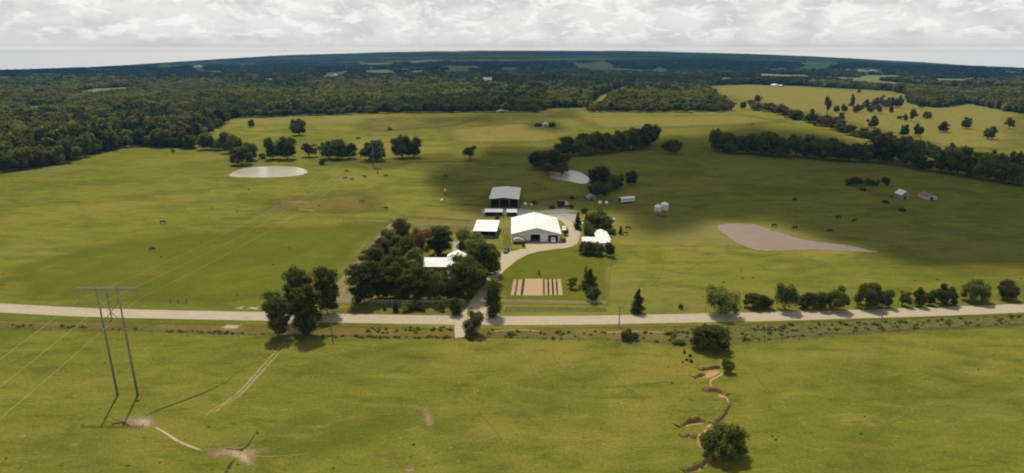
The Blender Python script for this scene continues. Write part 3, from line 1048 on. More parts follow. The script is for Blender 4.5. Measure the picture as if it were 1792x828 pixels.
def crown_mesh(name, kind, n, leaf, seed, mat, core=True):
    r = random.Random(seed)
    g = np.random.default_rng(seed)
    L = np.array(lobes_for(kind, r))
    area = (L[:, 3] * L[:, 5]) ** 1.0
    pick = g.choice(len(L), n, p=area / area.sum())
    d = g.normal(size=(n, 3))
    d[:, 2] += 0.25
    d /= np.linalg.norm(d, axis=1, keepdims=True)
    # clumped shell radius so that the outline is uneven
    clump = vnoise(d[:, 0] * 3.2 + pick * 7.1 + 40, d[:, 1] * 3.2 + d[:, 2] * 2.7 + 40)
    rad = 0.58 + 0.62 * clump + g.normal(size=n) * 0.08
    sparse = {'loose': .15, 'spread': .1}.get(kind, 0.0)
    rad = rad + sparse * g.random(n)
    c = L[pick, :3] + d * L[pick, 3:6] * rad[:, None]
    c[:, 2] = np.maximum(c[:, 2], 0.015 + g.random(n) * .03)
    nn = d * 0.9 + g.normal(size=(n, 3)) * 0.55
    nn /= np.linalg.norm(nn, axis=1, keepdims=True)
    t = np.cross(nn, g.normal(size=(n, 3)))
    t /= np.linalg.norm(t, axis=1, keepdims=True)
    b = np.cross(nn, t)
    s = (leaf * (0.6 + 0.8 * g.random(n)))[:, None]
    bend = nn * s * 0.35
    v = np.stack([c - t * s - bend, c - b * s * .7, c + t * s - bend, c + b * s * .7], 1).reshape(-1, 3)
    f = np.arange(n * 4).reshape(n, 4)
    pt = g.random(len(L))
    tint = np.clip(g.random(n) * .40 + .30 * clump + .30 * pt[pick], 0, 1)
    V, Fs, T = [v], [f], [tint]
    tri_v, tri_f = [], []
    base = len(v)
    if core:
        for l in L:
            q = ICO_V * l[3:6] * (0.72 if kind not in ('loose', 'spread') else 0.5) * (0.85 + 0.3 * g.random((len(ICO_V), 1))) + l[:3]
            q[:, 2] = np.maximum(q[:, 2], 0.02)
            tri_v.append(q)
            tri_f.append(ICO_F + base)
            base += len(ICO_V)
        V.append(np.concatenate(tri_v))
        Fs.append(np.concatenate(tri_f))
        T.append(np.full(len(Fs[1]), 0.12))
    VV = np.concatenate(V)
    VV[:, :2] /= 2 * np.percentile(np.abs(VV[:, :2]), 98.5)
    VV[:, 2] /= np.percentile(VV[:, 2], 99.8)
    return np_mesh(name, VV, Fs, [mat], fattr={'tint': np.concatenate(T)})


def trunk_mesh(name, kind, seed):
    r = random.Random(seed)
    b = MB()
    if kind in ('cedar', 'column'):
        b.tube([(0, 0, -.02), (.004, 0, .1), (-.004, .003, .5), (0, 0, .9)], [.024, .018, .012, .004], 8)
    else:
        b.tube([(0, 0, -.02), (.004, .002, .05), (-.005, .004, .20), (.006, -.004, .36), (.0, .0, .62)], [.034, .026, .021, .016, .007], 8)
        for k in range(6):
            a = k * 1.05 + r.uniform(-.3, .3)
            z = r.uniform(.16, .36)
            e = Vector((math.cos(a) * .26, math.sin(a) * .26, r.uniform(.38, .72)))
            m = Vector((e.x * .5, e.y * .5, z + (e.z - z) * .4))
            b.tube([(0, 0, z), m, e], [.012, .009, .003], 5)
    return b.mesh(name, M['bark'])


PROTO = {}


def protos(kind, level, matname):
    k = (kind, level, matname)
    if k not in PROTO:
        n, leaf = {'hero': (5200, .021), 'mid': (2200, .030), 'far': (700, .050)}[level]
        PROTO[k] = [crown_mesh('crown', kind, n, leaf, sum(ord(ch) * (q_ + 3) for q_, ch in enumerate(kind + level)) % 997 + 31 * i + len(kind) * 7, M[matname]) for i in range(3)]
    return PROTO[k]


_seedmap = {}
TRUNKS = {k: [trunk_mesh('trunk', k, 5 + i) for i in range(2)] for k in ('round', 'oak', 'cedar', 'column', 'loose', 'spread', 'tall')}
NTREE = [0]


def tree_at(P, H, Wd, kind, mat, level, name, label, group=None, cat='tree'):
    """a tree (or bush) of height H and crown width Wd standing at P"""
    i = NTREE[0]
    NTREE[0] += 1
    ms = protos(kind, level, mat)
    me = ms[i % len(ms)]
    ws = 0.93
    sc = (Wd / ws, Wd / ws, H)
    rz = (i * 2.399) % 6.283
    if kind == 'bush':
        o = bpy.data.objects.new(name, me)
        link(o)
        o.location, o.rotation_euler, o.scale = (P.x, P.y, P.z - 0.03), (0, 0, rz), sc
        return tag(o, label, cat, group)
    root = thing(name, label, cat, (P.x, P.y, P.z - 0.02), rz, group)
    t = bpy.data.objects.new('trunk', TRUNKS[kind][i % 2])
    c = bpy.data.objects.new('crown', me)
    for o in (t, c):
        link(o, root)
    # thickness of the trunk follows the height, the crown takes both measures
    t.scale = (max(Wd, H * .55), max(Wd, H * .55), H)
    c.scale = sc
    return root


def tree(px, yb, yt, wpx, kind, mat, name, label, group=None, cat='tree', level=None):
    P = G(px, yb)
    H = max(0.6, CAM_H - P.y * ratio(yt) - P.z)
    dn = FPX * SP + (yb - CYP) * CP
    mpp = (CAM_H - P.z) / dn
    Wd = wpx * mpp
    if level is None:
        level = 'hero' if (yb - yt) > 62 or wpx > 60 else ('mid' if yb > 330 else 'far')
    return tree_at(P, H, Wd, kind, mat, level, name, label, group, cat)


T = tree
# clump of four beside the road
g = 'clump of tall trees at the field gate'
T(487, 590, 510, 40, 'tall', 'leaf', 'broadleaf_tree', 'shorter full tree on the side of the roadside clump towards the power poles', g, level='hero')
T(541, 588, 498, 48, 'tall', 'leaf', 'broadleaf_tree', 'tall front tree of the roadside clump, in front of the road', g, level='hero')
T(525, 564, 468, 48, 'tall', 'leaf', 'broadleaf_tree', 'tallest rear tree of the clump, just over the pale gate clearing', g, level='hero')
T(573, 551, 466, 40, 'tall', 'leaf', 'broadleaf_tree', 'tree of the roadside clump across the road, nearest the fenced lane', g, level='hero')
# south field
T(1266, 794, 741, 72, 'oak', 'leaf', 'broadleaf_tree', 'wide bushy tree standing alone in the front pasture by the lowest gully', level='hero')
T(1242, 609, 569, 58, 'oak', 'leafdark', 'broadleaf_tree', 'dark round tree on the pasture edge below the road', level='hero')
T(1272, 652, 628, 20, 'spread', 'leafdark', 'shrub', 'small dark shrub beside the orange clay washout', cat='shrub', level='mid')
T(1097, 596, 577, 20, 'bush', 'leafdark', 'bush', 'dark bush in the ditch below the road, greyish brush beside it', cat='bush', level='mid')
T(1110, 595, 581, 14, 'bush', 'leafgrey', 'bush', 'grey leafless brush beside the dark bush in the ditch', cat='bush', level='mid')
T(1187, 602, 595, 20, 'bush', 'leafdark', 'bush', 'low flat dark bush beside the dark round pasture tree', cat='bush', level='mid')
T(1197, 618, 612, 6, 'bush', 'leafdark', 'weed_clump', 'dark weed clump in the pasture, one of four above the washout', 'weed clumps above the washout', 'plant', 'far')
T(1207, 624, 619, 6, 'bush', 'leafdark', 'weed_clump', 'dark weed clump in the pasture, one of four above the washout', 'weed clumps above the washout', 'plant', 'far')
T(1202, 631, 627, 5, 'bush', 'leafdark', 'weed_clump', 'dark weed clump in the pasture, one of four above the washout', 'weed clumps above the washout', 'plant', 'far')
T(1209, 634, 629, 6, 'bush', 'leafdark', 'weed_clump', 'dark weed clump in the pasture, one of four above the washout', 'weed clumps above the washout', 'plant', 'far')
T(830, 585, 545, 34, 'spread', 'leafbrown', 'broadleaf_tree', 'loose brownish tree beside the gravel crossing of the ditch', level='hero')
T(823, 591, 573, 22, 'bush', 'leafgrey', 'bush', 'grey green bush at the foot of the brownish crossing tree', cat='bush', level='mid')
T(863, 554, 490, 28, 'column', 'leafdark', 'cedar_tree', 'tall columnar dark cedar at the mouth of the drive', level='hero')
T(798, 551, 524, 22, 'column', 'leafdark', 'cedar_tree', 'short stout dark cedar across the drive mouth from the tall columnar one', level='mid')
T(773, 544, 527, 12, 'bush', 'leaf', 'bush', 'small bush by the white fence next to the short cedar', cat='bush', level='mid')
T(693, 545, 529, 12, 'column', 'leafdark', 'cedar_tree', 'small dark cedar in front of the white fence, middle of the row', level='mid')
T(673, 542, 530, 7, 'column', 'leaf', 'cedar_tree', 'tiny upright evergreen in front of the white fence, nearest the grove corner', level='mid')
T(717, 543, 527, 24, 'bush', 'leaf', 'bush', 'rounded bush in front of the white fence beside the small cedar', cat='bush', level='mid')
T(733, 542, 533, 20, 'bush', 'leafdark', 'bush', 'low dark bush under the white fence, right of the rounded bush', cat='bush', level='mid')
# grove round the house
g = 'trees of the house grove'
GROVE = [
    (702, 426, 383, 34, 'round', 'leafdark', 'tall dark tree at the far tip of the house grove'),
    (686, 436, 402, 32, 'round', 'leafdark', 'dark tree on the lane side of the grove just below its far tip'),
    (722, 444, 408, 28, 'round', 'leaf', 'green tree of the grove between the far tip and the reddish tree'),
    (739, 452, 405, 32, 'loose', 'leafred', 'reddish brown tree inside the house grove'),
    (771, 447, 398, 44, 'tall', 'leafdark', 'round dark tree behind the white roofed house'),
    (669, 462, 420, 36, 'tall', 'leafdark', 'dark tree on the lane side of the grove, third from the far tip'),
    (705, 468, 420, 44, 'round', 'leafmid', 'lighter green tree in the middle of the grove'),
    (655, 484, 436, 38, 'tall', 'leafdark', 'dark tree on the lane side of the grove above its near corner'),
    (690, 492, 440, 46, 'oak', 'leafdark', 'broad dark tree in the grove left of the house wall'),
    (724, 490, 440, 38, 'round', 'leaf', 'dark green tree close to the house gable end'),
    (638, 530, 462, 48, 'tall', 'leafdark', 'large dark tree on the near lane corner of the grove'),
    (664, 524, 462, 40, 'tall', 'leafdark', 'dark tree second from the near lane corner of the grove'),
    (698, 524, 466, 44, 'round', 'leaf', 'full dark green tree in the front row of the grove, third from the lane'),
    (728, 526, 468, 46, 'tall', 'leafmid', 'lighter broad tree in the front row of the grove below the house gable'),
    (768, 526, 473, 40, 'round', 'leafdark', 'very dark tree in the front row just below the white house roof'),
    (750, 526, 478, 30, 'round', 'leafdark', 'narrow dark tree in the front row between two broad ones'),
    (812, 520, 452, 54, 'tall', 'leaf', 'big tree by the near drive side of the house covering its roof corner'),
    (843, 494, 426, 54, 'tall', 'leaf', 'biggest tree of the grove, beside the drive bend'),
    (864, 480, 428, 24, 'round', 'leafdark', 'slim dark tree at the drive edge of the grove'),
    (825, 446, 404, 46, 'round', 'leaf', 'round green tree between the small white roofed shed and the house'),
    (793, 528, 482, 30, 'round', 'leafdark', 'dark low tree at the near drive corner of the grove'),
    (835, 510, 462, 34, 'round', 'leafdark', 'dark tree between the big drive side trees and the drive'),
]
for x, yb, yt, w, k, m, lab in GROVE:
    T(x, yb, yt - 3, w * 1.02, k, m, 'grove_tree', lab, g, level='hero')
# front yard
T(1000, 506, 487, 18, 'loose', 'leaf', 'small_tree', 'small open tree on the lawn beside the garden bed', level='mid')
T(1031, 506, 471, 28, 'cedar', 'leafdark', 'cedar_tree', 'dark conical cedar on the lawn', level='hero')
T(1036, 527, 503, 24, 'round', 'leafdark', 'small_tree', 'small round dark tree just in front of the lawn cedar', level='mid')
T(1025, 486, 465, 8, 'cedar', 'leaf', 'cedar_tree', 'slender pale cedar behind the dark lawn cedar', level='mid')
T(1116, 548, 506, 22, 'cedar', 'leafdark', 'cedar_tree', 'lone dark conical cedar on the road verge', level='hero')
T(943, 481, 474, 4, 'bush', 'leafdark', 'shrub', 'tiny dark shrub on the lawn above the garden bed', cat='shrub', level='far')
T(916, 434, 426, 5, 'bush', 'leafbrown', 'shrub', 'small olive shrub on the verge before the barn front', cat='shrub', level='far')
# small house on the right
g = 'trees round the small white house'
for x, yb, yt, w, k, m, lab in [
    (1011, 401, 371, 13, 'cedar', 'leafdark', 'dark narrow conifer nearest the concrete yard'),
    (1025, 402, 373, 11, 'cedar', 'leafdark', 'second dark narrow conifer beside the concrete yard'),
    (1040, 408, 374, 36, 'oak', 'leafdark', 'broad dark tree behind the small house'),
    (1058, 404, 378, 28, 'round', 'leafdark', 'dark tree behind the small house gable on the pasture side'),
    (1050, 384, 364, 22, 'loose', 'leaf', 'greener loose tree behind the dark ones at the small house'),
    (1031, 418, 388, 22, 'round', 'leafdark', 'dark tree over the drive side of the small house roof'),
    (1027, 444, 421, 28, 'oak', 'leafdark', 'dark tree before the small house on the drive side'),
    (1045, 446, 424, 26, 'oak', 'leafdark', 'dark tree before the middle of the small house'),
    (1067, 449, 423, 17, 'round', 'leafdark', 'dark tree before the pasture corner of the small house'),
    (1070, 409, 399, 16, 'bush', 'leafdark', 'low dark bush by the small house back yard'),
    (1086, 410, 394, 7, 'cedar', 'leafdark', 'thin dark cedar at the pasture side of the small house yard'),
    (1064, 414, 402, 10, 'round', 'leafdark', 'small dark tree touching the end of the small white roof')]:
    T(x, yb, yt, w, k, m, 'yard_tree' if k != 'bush' else 'bush', lab, g, cat='tree' if k != 'bush' else 'bush', level='mid')
# roadside row on the right
g = 'trees along the road beyond the cedar'
for x, yb, yt, w, k, m, lab in [
    (1261, 550, 504, 54, 'spread', 'leaf', 'spreading open tree, first of the roadside row past the lone cedar'),
    (1318, 539, 512, 30, 'oak', 'leafdark', 'low broad tree second in the roadside row'),
    (1336, 539, 515, 26, 'round', 'leafdark', 'low tree third in the roadside row, touching the second'),
    (1373, 543, 495, 36, 'spread', 'leaf', 'tallest ragged tree of the roadside row'),
    (1407, 540, 511, 24, 'round', 'leafdark', 'small round tree right after the tallest ragged one'),
    (1431, 540, 508, 30, 'round', 'leafdark', 'dark round tree between two others in the roadside row'),
    (1463, 543, 501, 36, 'oak', 'leaf', 'broad greener tree before the gap in the roadside row'),
    (1518, 538, 494, 42, 'oak', 'leafdark', 'large dark tree after the gap in the roadside row'),
    (1546, 537, 506, 26, 'round', 'leafdark', 'dark tree close behind the roadside power pole'),
    (1578, 535, 509, 26, 'loose', 'leaf', 'thin open tree between dark ones in the roadside row'),
    (1608, 537, 505, 20, 'round', 'leafdark', 'narrow dark tree near the end of the roadside row'),
    (1626, 534, 508, 16, 'round', 'leafdark', 'small dark tree next to the narrow one at the row end'),
    (1652, 533, 498, 34, 'oak', 'leafdark', 'broad dark tree farthest along the roadside row'),
    (1705, 528, 490, 40, 'oak', 'leaf', 'isolated broad tree past the end of the roadside row'),
    (1762, 524, 492, 30, 'round', 'leafdark', 'last small dark tree by the road at the right')]:
    T(x, yb, yt, w * .97, k, m, 'roadside_tree', lab, g, level='hero')
T(1286, 548, 536, 12, 'bush', 'leafdark', 'bush', 'low bush between the spreading tree and the road', cat='bush', level='mid')
T(1192, 541, 532, 9, 'bush', 'leafdark', 'bush', 'low dark bush on the pasture side of the road past the cedar', cat='bush', level='far')

# tree line behind the left pond
g = 'tree line behind the left pond'
for x, yb, yt, w, k, m, lab in [
    (418, 277, 234, 32, 'round', 'leaf', 'tall tree at the head of the tree line by the left pond'),
    (402, 268, 230, 26, 'round', 'leaf', 'tree next to the woods at the head of the pond tree line'),
    (440, 281, 248, 24, 'round', 'leafmid', 'greener tree overhanging the corner of the left pond'),
    (424, 289, 256, 34, 'oak', 'leafdark', 'lowest dark tree closest to the left pond'),
    (478, 279, 240, 28, 'round', 'leafdark', 'dark tree behind the left pond, first of a pair'),
    (503, 279, 238, 34, 'round', 'leaf', 'taller tree behind the left pond, second of a pair'),
    (460, 277, 268, 16, 'bush', 'leafdark', 'low bush between the trees behind the left pond'),
    (541, 275, 250, 27, 'loose', 'leafbrown', 'thin brownish tree with gaps in the pond tree line'),
    (574, 278, 246, 30, 'round', 'leaf', 'round tree in the dense middle of the pond tree line'),
    (593, 279, 244, 34, 'oak', 'leafmid', 'broad greener tree in the middle of the pond tree line'),
    (612, 278, 250, 24, 'round', 'leafdark', 'dark tree before the far power tower'),
    (654, 281, 246, 44, 'oak', 'leafdark', 'dark broad tree right behind the far power tower'),
    (704, 277, 237, 34, 'round', 'leafdark', 'tall dark tree right of the far power tower'),
    (724, 276, 240, 30, 'round', 'leafdark', 'dark tree ending the pond tree line'),
    (823, 280, 256, 22, 'loose', 'leafgrey', 'faint grey green tree alone in the middle field'),
    (564, 288, 278, 13, 'bush', 'leafdark', 'small dark bush on the pasture past the left pond')]:
    T(x, yb, yt, w, k, m, 'field_tree' if k != 'bush' else 'bush', lab, g if x < 800 else None, cat='tree' if k != 'bush' else 'bush', level='mid')
T(524, 237, 208, 24, 'round', 'leafdark', 'field_tree', 'dark round tree alone on the meadow above the pond tree line', level='mid')
T(514, 224, 209, 10, 'round', 'leafdark', 'field_tree', 'small tree touching the dark round tree on the meadow', level='far')
T(440, 223, 209, 11, 'round', 'leafbrown', 'field_tree', 'small tree on the meadow near the woods edge', level='far')
T(303, 267, 261, 5, 'bush', 'leafdark', 'bush', 'tiny dark bush on the pasture below the woods', cat='bush', level='far')
T(943, 222, 215, 14, 'bush', 'leafdark', 'bush', 'dark bush left of the little white shed in the far field', cat='bush', level='far')
T(966, 223, 213, 13, 'round', 'leafdark', 'field_tree', 'dark tree right of the little white shed in the far field', level='far')
T(683, 228, 223, 10, 'bush', 'leafbrown', 'bush', 'low brown bush on the far meadow past the power tower', cat='bush', level='far')
T(628, 243, 240, 9, 'bush', 'leafbrown', 'bush', 'low brown bush on the meadow left of the power tower', cat='bush', level='far')

# middle belt and pond trees
g = 'trees round the middle pond'
for x, yb, yt, w, k, m, lab in [
    (944, 297, 262, 36, 'round', 'leafdark', 'broad black tree at the barn side of the middle pond'),
    (972, 294, 260, 40, 'round', 'leafdark', 'broad black tree at the head of the middle pond'),
    (958, 306, 284, 24, 'loose', 'leafbrown', 'lower brownish tree on the bank of the middle pond'),
    (983, 308, 286, 22, 'loose', 'leafbrown', 'brownish tree with the white water showing beside it'),
    (1048, 328, 289, 38, 'round', 'leafdark', 'largest black tree past the middle pond'),
    (1042, 344, 317, 24, 'round', 'leafdark', 'black tree nearest the yard below the middle pond'),
    (1070, 334, 306, 28, 'round', 'leafdark', 'black tree in the middle of the group past the pond'),
    (1083, 330, 304, 16, 'round', 'leafdark', 'smaller tree second from the far end of the group past the pond'),
    (1104, 325, 299, 21, 'round', 'leafdark', 'round dark tree at the far end of the group past the pond'),
    (1062, 342, 322, 20, 'bush', 'leafdark', 'low dark bush under the group past the pond')]:
    T(x, yb, yt, w, k, m, 'pond_tree' if k != 'bush' else 'bush', lab, g, cat='tree' if k != 'bush' else 'bush', level='mid')
ORD = ['first', 'second', 'third', 'fourth', 'fifth', 'sixth', 'seventh', 'eighth', 'ninth', 'tenth', 'eleventh', 'twelfth', 'thirteenth',
       'fourteenth', 'fifteenth', 'sixteenth', 'seventeenth', 'eighteenth', 'nineteenth', 'twentieth', 'twenty-first', 'twenty-second',
       'twenty-third', 'twenty-fourth', 'twenty-fifth', 'twenty-sixth', 'twenty-seventh', 'twenty-eighth', 'twenty-ninth', 'thirtieth',
       'thirty-first', 'thirty-second', 'thirty-third', 'thirty-fourth', 'thirty-fifth', 'thirty-sixth', 'thirty-seventh', 'thirty-eighth',
       'thirty-ninth', 'fortieth', 'forty-first', 'forty-second', 'forty-third', 'forty-fourth', 'forty-fifth']


def belt(line, n, hpx, wpx, where, group, mats=('leafdark', 'leafdark', 'leaf'), name='belt_tree', jy=2.0, level='far', kinds=('round', 'oak', 'round')):
    """n trees along a pixel line [(x, base_y)...]; every tree its own thing"""
    r = random.Random(len(where) * 13 + n)
    xs = [p[0] for p in line]
    yb = [p[1] for p in line]
    L = np.concatenate([[0], np.cumsum(np.hypot(np.diff(xs), np.diff(yb)))])
    for i in range(n):
        s = L[-1] * (i + .5) / n
        x = float(np.interp(s, L, xs)) + r.uniform(-.25, .25) * wpx
        y = float(np.interp(s, L, yb)) + r.uniform(-jy, jy * 0.4)
        h = hpx(x) if callable(hpx) else hpx
        h *= r.uniform(.66, 1.2)
        tree(x, y, y - h, wpx * r.uniform(.85, 1.25), r.choice(kinds), r.choice(mats), name,
             '%s tree, %s from left %s' % (r.choice(['dark leafy', 'dense dark', 'bushy dark']), ORD[i], where), group, level=level)


belt([(978, 274), (1020, 273), (1065, 268), (1100, 262), (1130, 258), (1148, 253)], 12, 36, 30, 'in the front row behind the middle pond',
     'belt behind the middle pond', level='mid')
belt([(985, 262), (1050, 258), (1110, 250), (1140, 246)], 8, 26, 26, 'in the back row behind the middle pond', 'belt behind the middle pond',
     level='mid')
T(1178, 270, 244, 26, 'round', 'leafdark', 'field_tree', 'lone dark tree past the end of the middle belt', level='mid')
T(1162, 262, 250, 14, 'bush', 'leafdark', 'bush', 'low bush between the middle belt and the lone dark tree', cat='bush', level='far')
belt([(1250, 266), (1290, 269), (1340, 273), (1392, 276)], 10, 36, 30, 'in the near belt below the far road', 'near belt below the road bend', level='mid')
belt([(1408, 276), (1460, 281), (1510, 284), (1545, 288)], 9, 36, 30, 'in the second belt below the pale road', 'second near belt', level='mid')
belt([(1260, 262), (1330, 260), (1380, 264), (1430, 268)], 7, 28, 26, 'in the back row of the near belt', 'near belt below the road bend', level='mid')
belt([(1552, 276), (1575, 288), (1610, 296), (1650, 302), (1720, 314), (1792, 326)], 12, 40, 33, 'in the belt running out at the right', 'belt at the right', level='mid')
belt([(1313, 189), (1345, 197), (1385, 207), (1425, 218), (1470, 231), (1510, 242), (1545, 255), (1600, 268), (1680, 284), (1792, 306)], 42,
     lambda x: 14 + (x - 1313) * .034, 19, 'along the long hedgerow', 'trees of the long hedgerow',
     ('leafdark', 'leaf', 'leafbrown'), 'hedgerow_tree', 1.5)
# trees standing in the meadow at the upper right
g = 'scattered trees on the upper right meadow'
MEADOW = [(1447, 199, 168, 11, 'loose', 'leafbrown', 'tall brownish tree standing first in the meadow'),
          (1421, 199, 190, 8, 'round', 'leafbrown', 'small tree left of the tall brownish meadow tree'),
          (1463, 197, 184, 10, 'round', 'leaf', 'round tree right after the tall brownish meadow tree'),
          (1477, 197, 182, 10, 'round', 'leaf', 'round tree second after the tall brownish meadow tree'),
          (1472, 211, 197, 9, 'round', 'leafdark', 'dark tree low in the meadow beside a bush'),
          (1462, 210, 204, 10, 'bush', 'leafdark', 'dark bush beside the low dark meadow tree'),
          (1441, 208, 202, 20, 'bush', 'leaf', 'flat bushy thicket below the tall brownish meadow tree'),
          (1490, 186, 164, 10, 'cedar', 'leafdark', 'tall pointed tree in the meadow'),
          (1498, 198, 182, 12, 'round', 'leafbrown', 'brownish tree under the pointed meadow tree'),
          (1508, 196, 180, 10, 'loose', 'leafgrey', 'greyish tree left end of the meadow grove'),
          (1516, 190, 174, 13, 'round', 'leafgrey', 'greyish tree in the meadow grove, upper left'),
          (1523, 197, 184, 12, 'round', 'leaf', 'low green tree in front of the meadow grove'),
          (1530, 188, 170, 13, 'round', 'leafgrey', 'greyish tree in the middle of the meadow grove'),
          (1537, 199, 182, 13, 'loose', 'leafgrey', 'pale open tree in front of the meadow grove'),
          (1540, 186, 166, 13, 'loose', 'leafbrown', 'tall brown tree at the back of the meadow grove'),
          (1550, 190, 170, 13, 'round', 'leafgrey', 'greyish tree right of the brown one in the meadow grove'),
          (1558, 201, 184, 7, 'loose', 'leafbrown', 'thin brown dying tree before the meadow grove'),
          (1562, 188, 169, 13, 'round', 'leafgrey', 'greyish full tree towards the right of the meadow grove'),
          (1572, 189, 167, 13, 'round', 'leafdark', 'darker tree ending the meadow grove'),
          (1526, 224, 203, 16, 'round', 'leafdark', 'dark round tree alone on the open meadow'),
          (1574, 209, 202, 9, 'bush', 'leafbrown', 'low brownish bush left of the reddish pair'),
          (1584, 212, 199, 8, 'round', 'leafbrown', 'brownish small tree of the reddish pair'),
          (1595, 213, 190, 13, 'loose', 'leafred', 'reddish taller tree of the pair on the meadow'),
          (1581, 239, 217, 14, 'round', 'leafdark', 'dark egg shaped tree, left one of two alike'),
          (1606, 239, 216, 14, 'round', 'leafdark', 'dark egg shaped tree, right one of two alike'),
          (1622, 208, 195, 13, 'round', 'leaf', 'round green tree near the edge of the upper meadow'),
          (1590, 180, 168, 8, 'cedar', 'leafdark', 'small pointed tree at the woods beyond the meadow grove'),
          (1612, 190, 172, 12, 'round', 'leafgrey', 'greyish tree before the woods on the right meadow'),
          (1326, 179, 166, 11, 'round', 'leafbrown', 'round brownish tree above the start of the hedgerow'),
          (1315, 182, 174, 16, 'bush', 'leafbrown', 'low brownish bush left of the hedgerow start'),
          (1503, 163, 157, 6, 'round', 'leafdark', 'tiny dark tree on the far rim of the meadow'),
          (1650, 232, 212, 16, 'round', 'leafdark', 'dark round tree on the meadow past the two egg shaped ones'),
          (1690, 226, 204, 15, 'round', 'leaf', 'green tree on the outer part of the right meadow'),
          (1730, 244, 220, 18, 'round', 'leafdark', 'large dark tree on the outer part of the right meadow'),
          (1766, 226, 206, 14, 'loose', 'leafbrown', 'brown open tree last on the outer right meadow')]
for x, yb, yt, w, k, m, lab in MEADOW:
    T(x, yb, yt, w, k, m, 'meadow_tree' if k != 'bush' else 'bush', lab, g, cat='tree' if k != 'bush' else 'bush', level='far')
T(1246, 194, 176, 18, 'round', 'leafdark', 'field_tree', 'dark tree at the pointed end of the woods', level='far')
T(1280, 194, 178, 14, 'loose', 'leaf', 'field_tree', 'open tree over the white car at the woods end', level='far')
T(1300, 190, 178, 10, 'round', 'leafdark', 'field_tree', 'small dark tree right of the white car at the woods end', level='far')
# scrub in the shade at the far right
g = 'bushes on the shaded pasture at the right'
for x, yb, yt, w, lab in [(1494, 325, 309, 26, 'wide dark bush at the head of the slanting fence'), (1519, 325, 311, 12, 'dark bush beside the wide one at the fence head'),
                          (1526, 326, 314, 10, 'smaller dark bush between two others by the fence head'), (1535, 325, 314, 8, 'smallest bush of the row at the fence head'),
                          (1551, 325, 310, 14, 'round dark bush ending the row at the fence head'), (1510, 334, 328, 12, 'low bush on the slanting fence just below the row'),
                          (1560, 346, 341, 6, 'small dark bush left of the grey shed'), (1613, 343, 337, 6, 'small dark bush right of the grey shed'),
                          (1579, 370, 363, 10, 'dark bush on the slanting fence below the grey shed'), (1550, 356, 350, 10, 'brownish low bush on the slanting fence')]:
    T(x, yb, yt, w, 'bush', 'leafdark', 'bush', lab, g, 'bush', 'mid')
# shrubs about the yards
for x, yb, yt, w, lab in [(1022, 372, 362, 14, 'dark bush by the concrete yard behind the conifers'), (935, 358, 350, 10, 'dark bush past the open hay barn'),
                          (1001, 349, 342, 9, 'dark bush behind the parked farm truck'), (1000, 364, 358, 9, 'low dark bush in front of the parked farm truck'),
                          (966, 364, 359, 12, 'low dark bush behind the big white barn'), (987, 424, 417, 9, 'dark bush at the drive corner of the big barn'),
                          (989, 412, 401, 9, 'olive bush along the side wall of the big barn'), (870, 384, 377, 8, 'bush behind the small shed roof')]:
    T(x, yb, yt, w, 'bush', 'leafdark' if 'olive' not in lab else 'leafbrown', 'bush', lab, None, 'bush', 'mid')

# ------------------------------------------------------------------ woods
WOODS_EDGE = [(-200, 318), (0, 300), (90, 288), (160, 270), (190, 262), (232, 254), (310, 256), (330, 259), (352, 240), (372, 226), (396, 211), (424, 205), (520, 201),
              (620, 198), (760, 195), (870, 194), (948, 194), (962, 190), (1020, 189), (1030, 194), (1100, 194), (1200, 194), (1278, 194), (1262, 182),
              (1250, 170), (1236, 156), (1236, 151), (1300, 148), (1400, 151), (1560, 160), (1585, 166), (1600, 186), (1640, 190), (1700, 182), (1760, 196), (2000, 230)]
WOODS_POLY = WOODS_EDGE + [(2000, 60), (-200, 60)]
HOLES = [
    [(1018, 192), (1044, 192), (1078, 172), (1118, 150), (1102, 147), (1052, 168)],          # power line cut
    [(120, 160), (165, 156), (240, 153), (262, 155), (200, 160), (150, 165)],
    [(560, 129), (600, 126), (612, 131), (590, 137), (560, 136)],
    [(455, 140), (488, 138), (490, 142), (462, 145)],
    [(630, 124), (690, 123), (700, 127), (640, 128)],
    [(990, 111), (1060, 110), (1090, 113), (1010, 115)],
    [(1000, 117), (1040, 116), (1170, 121), (1170, 126), (1060, 124), (1010, 121)],
    [(1160, 142), (1178, 128), (1184, 126), (1176, 142)],
    [(1186, 127), (1206, 127), (1206, 131), (1186, 131)],
    [(1254, 136), (1284, 136), (1284, 140), (1256, 141)],
    [(1318, 130), (1400, 132), (1520, 139), (1630, 146), (1792, 154), (1792, 160), (1640, 152), (1500, 145), (1400, 140), (1330, 140)],
    [(1476, 121), (1540, 121), (1562, 126), (1500, 127)],
    [(700, 108), (770, 106), (800, 108), (720, 111)],
    [(285, 131), (310, 130), (316, 135), (290, 136)],
    [(330, 116), (362, 114), (366, 118), (334, 120)],
    [(835, 137), (868, 136), (872, 142), (838, 143)],
    [(720, 127), (745, 126), (748, 130), (724, 130)],
    [(40, 188), (110, 182), (120, 188), (50, 195)],
]
_r = random.Random(21)
for _k in range(34):
    hx, hy = _r.uniform(-60, 1850), _r.uniform(100, 143)
    if hy > 128 and hx < 900:
        continue
    hw, hh_ = _r.uniform(12, 55) * (.6 + (hy - 95) / 60), _r.uniform(.8, 2.0)
    hor = float(np.interp(hx, [p[0] for p in _hz], [p[1] for p in _hz]))
    hy = max(hy, hor + 5)
    HOLES.append([(hx - hw, hy), (hx - hw * .4, hy - hh_), (hx + hw * .6, hy - hh_ * .8), (hx + hw, hy), (hx + hw * .3, hy + hh_), (hx - hw * .7, hy + hh_ * .7)])
for hi in range(1, len(HOLES)):
    h = HOLES[hi]
    cy_ = sum(p[1] for p in h) / len(h)
    HOLES[hi] = [(x, y + (5.5 if y > cy_ else -0.5)) for x, y in h]
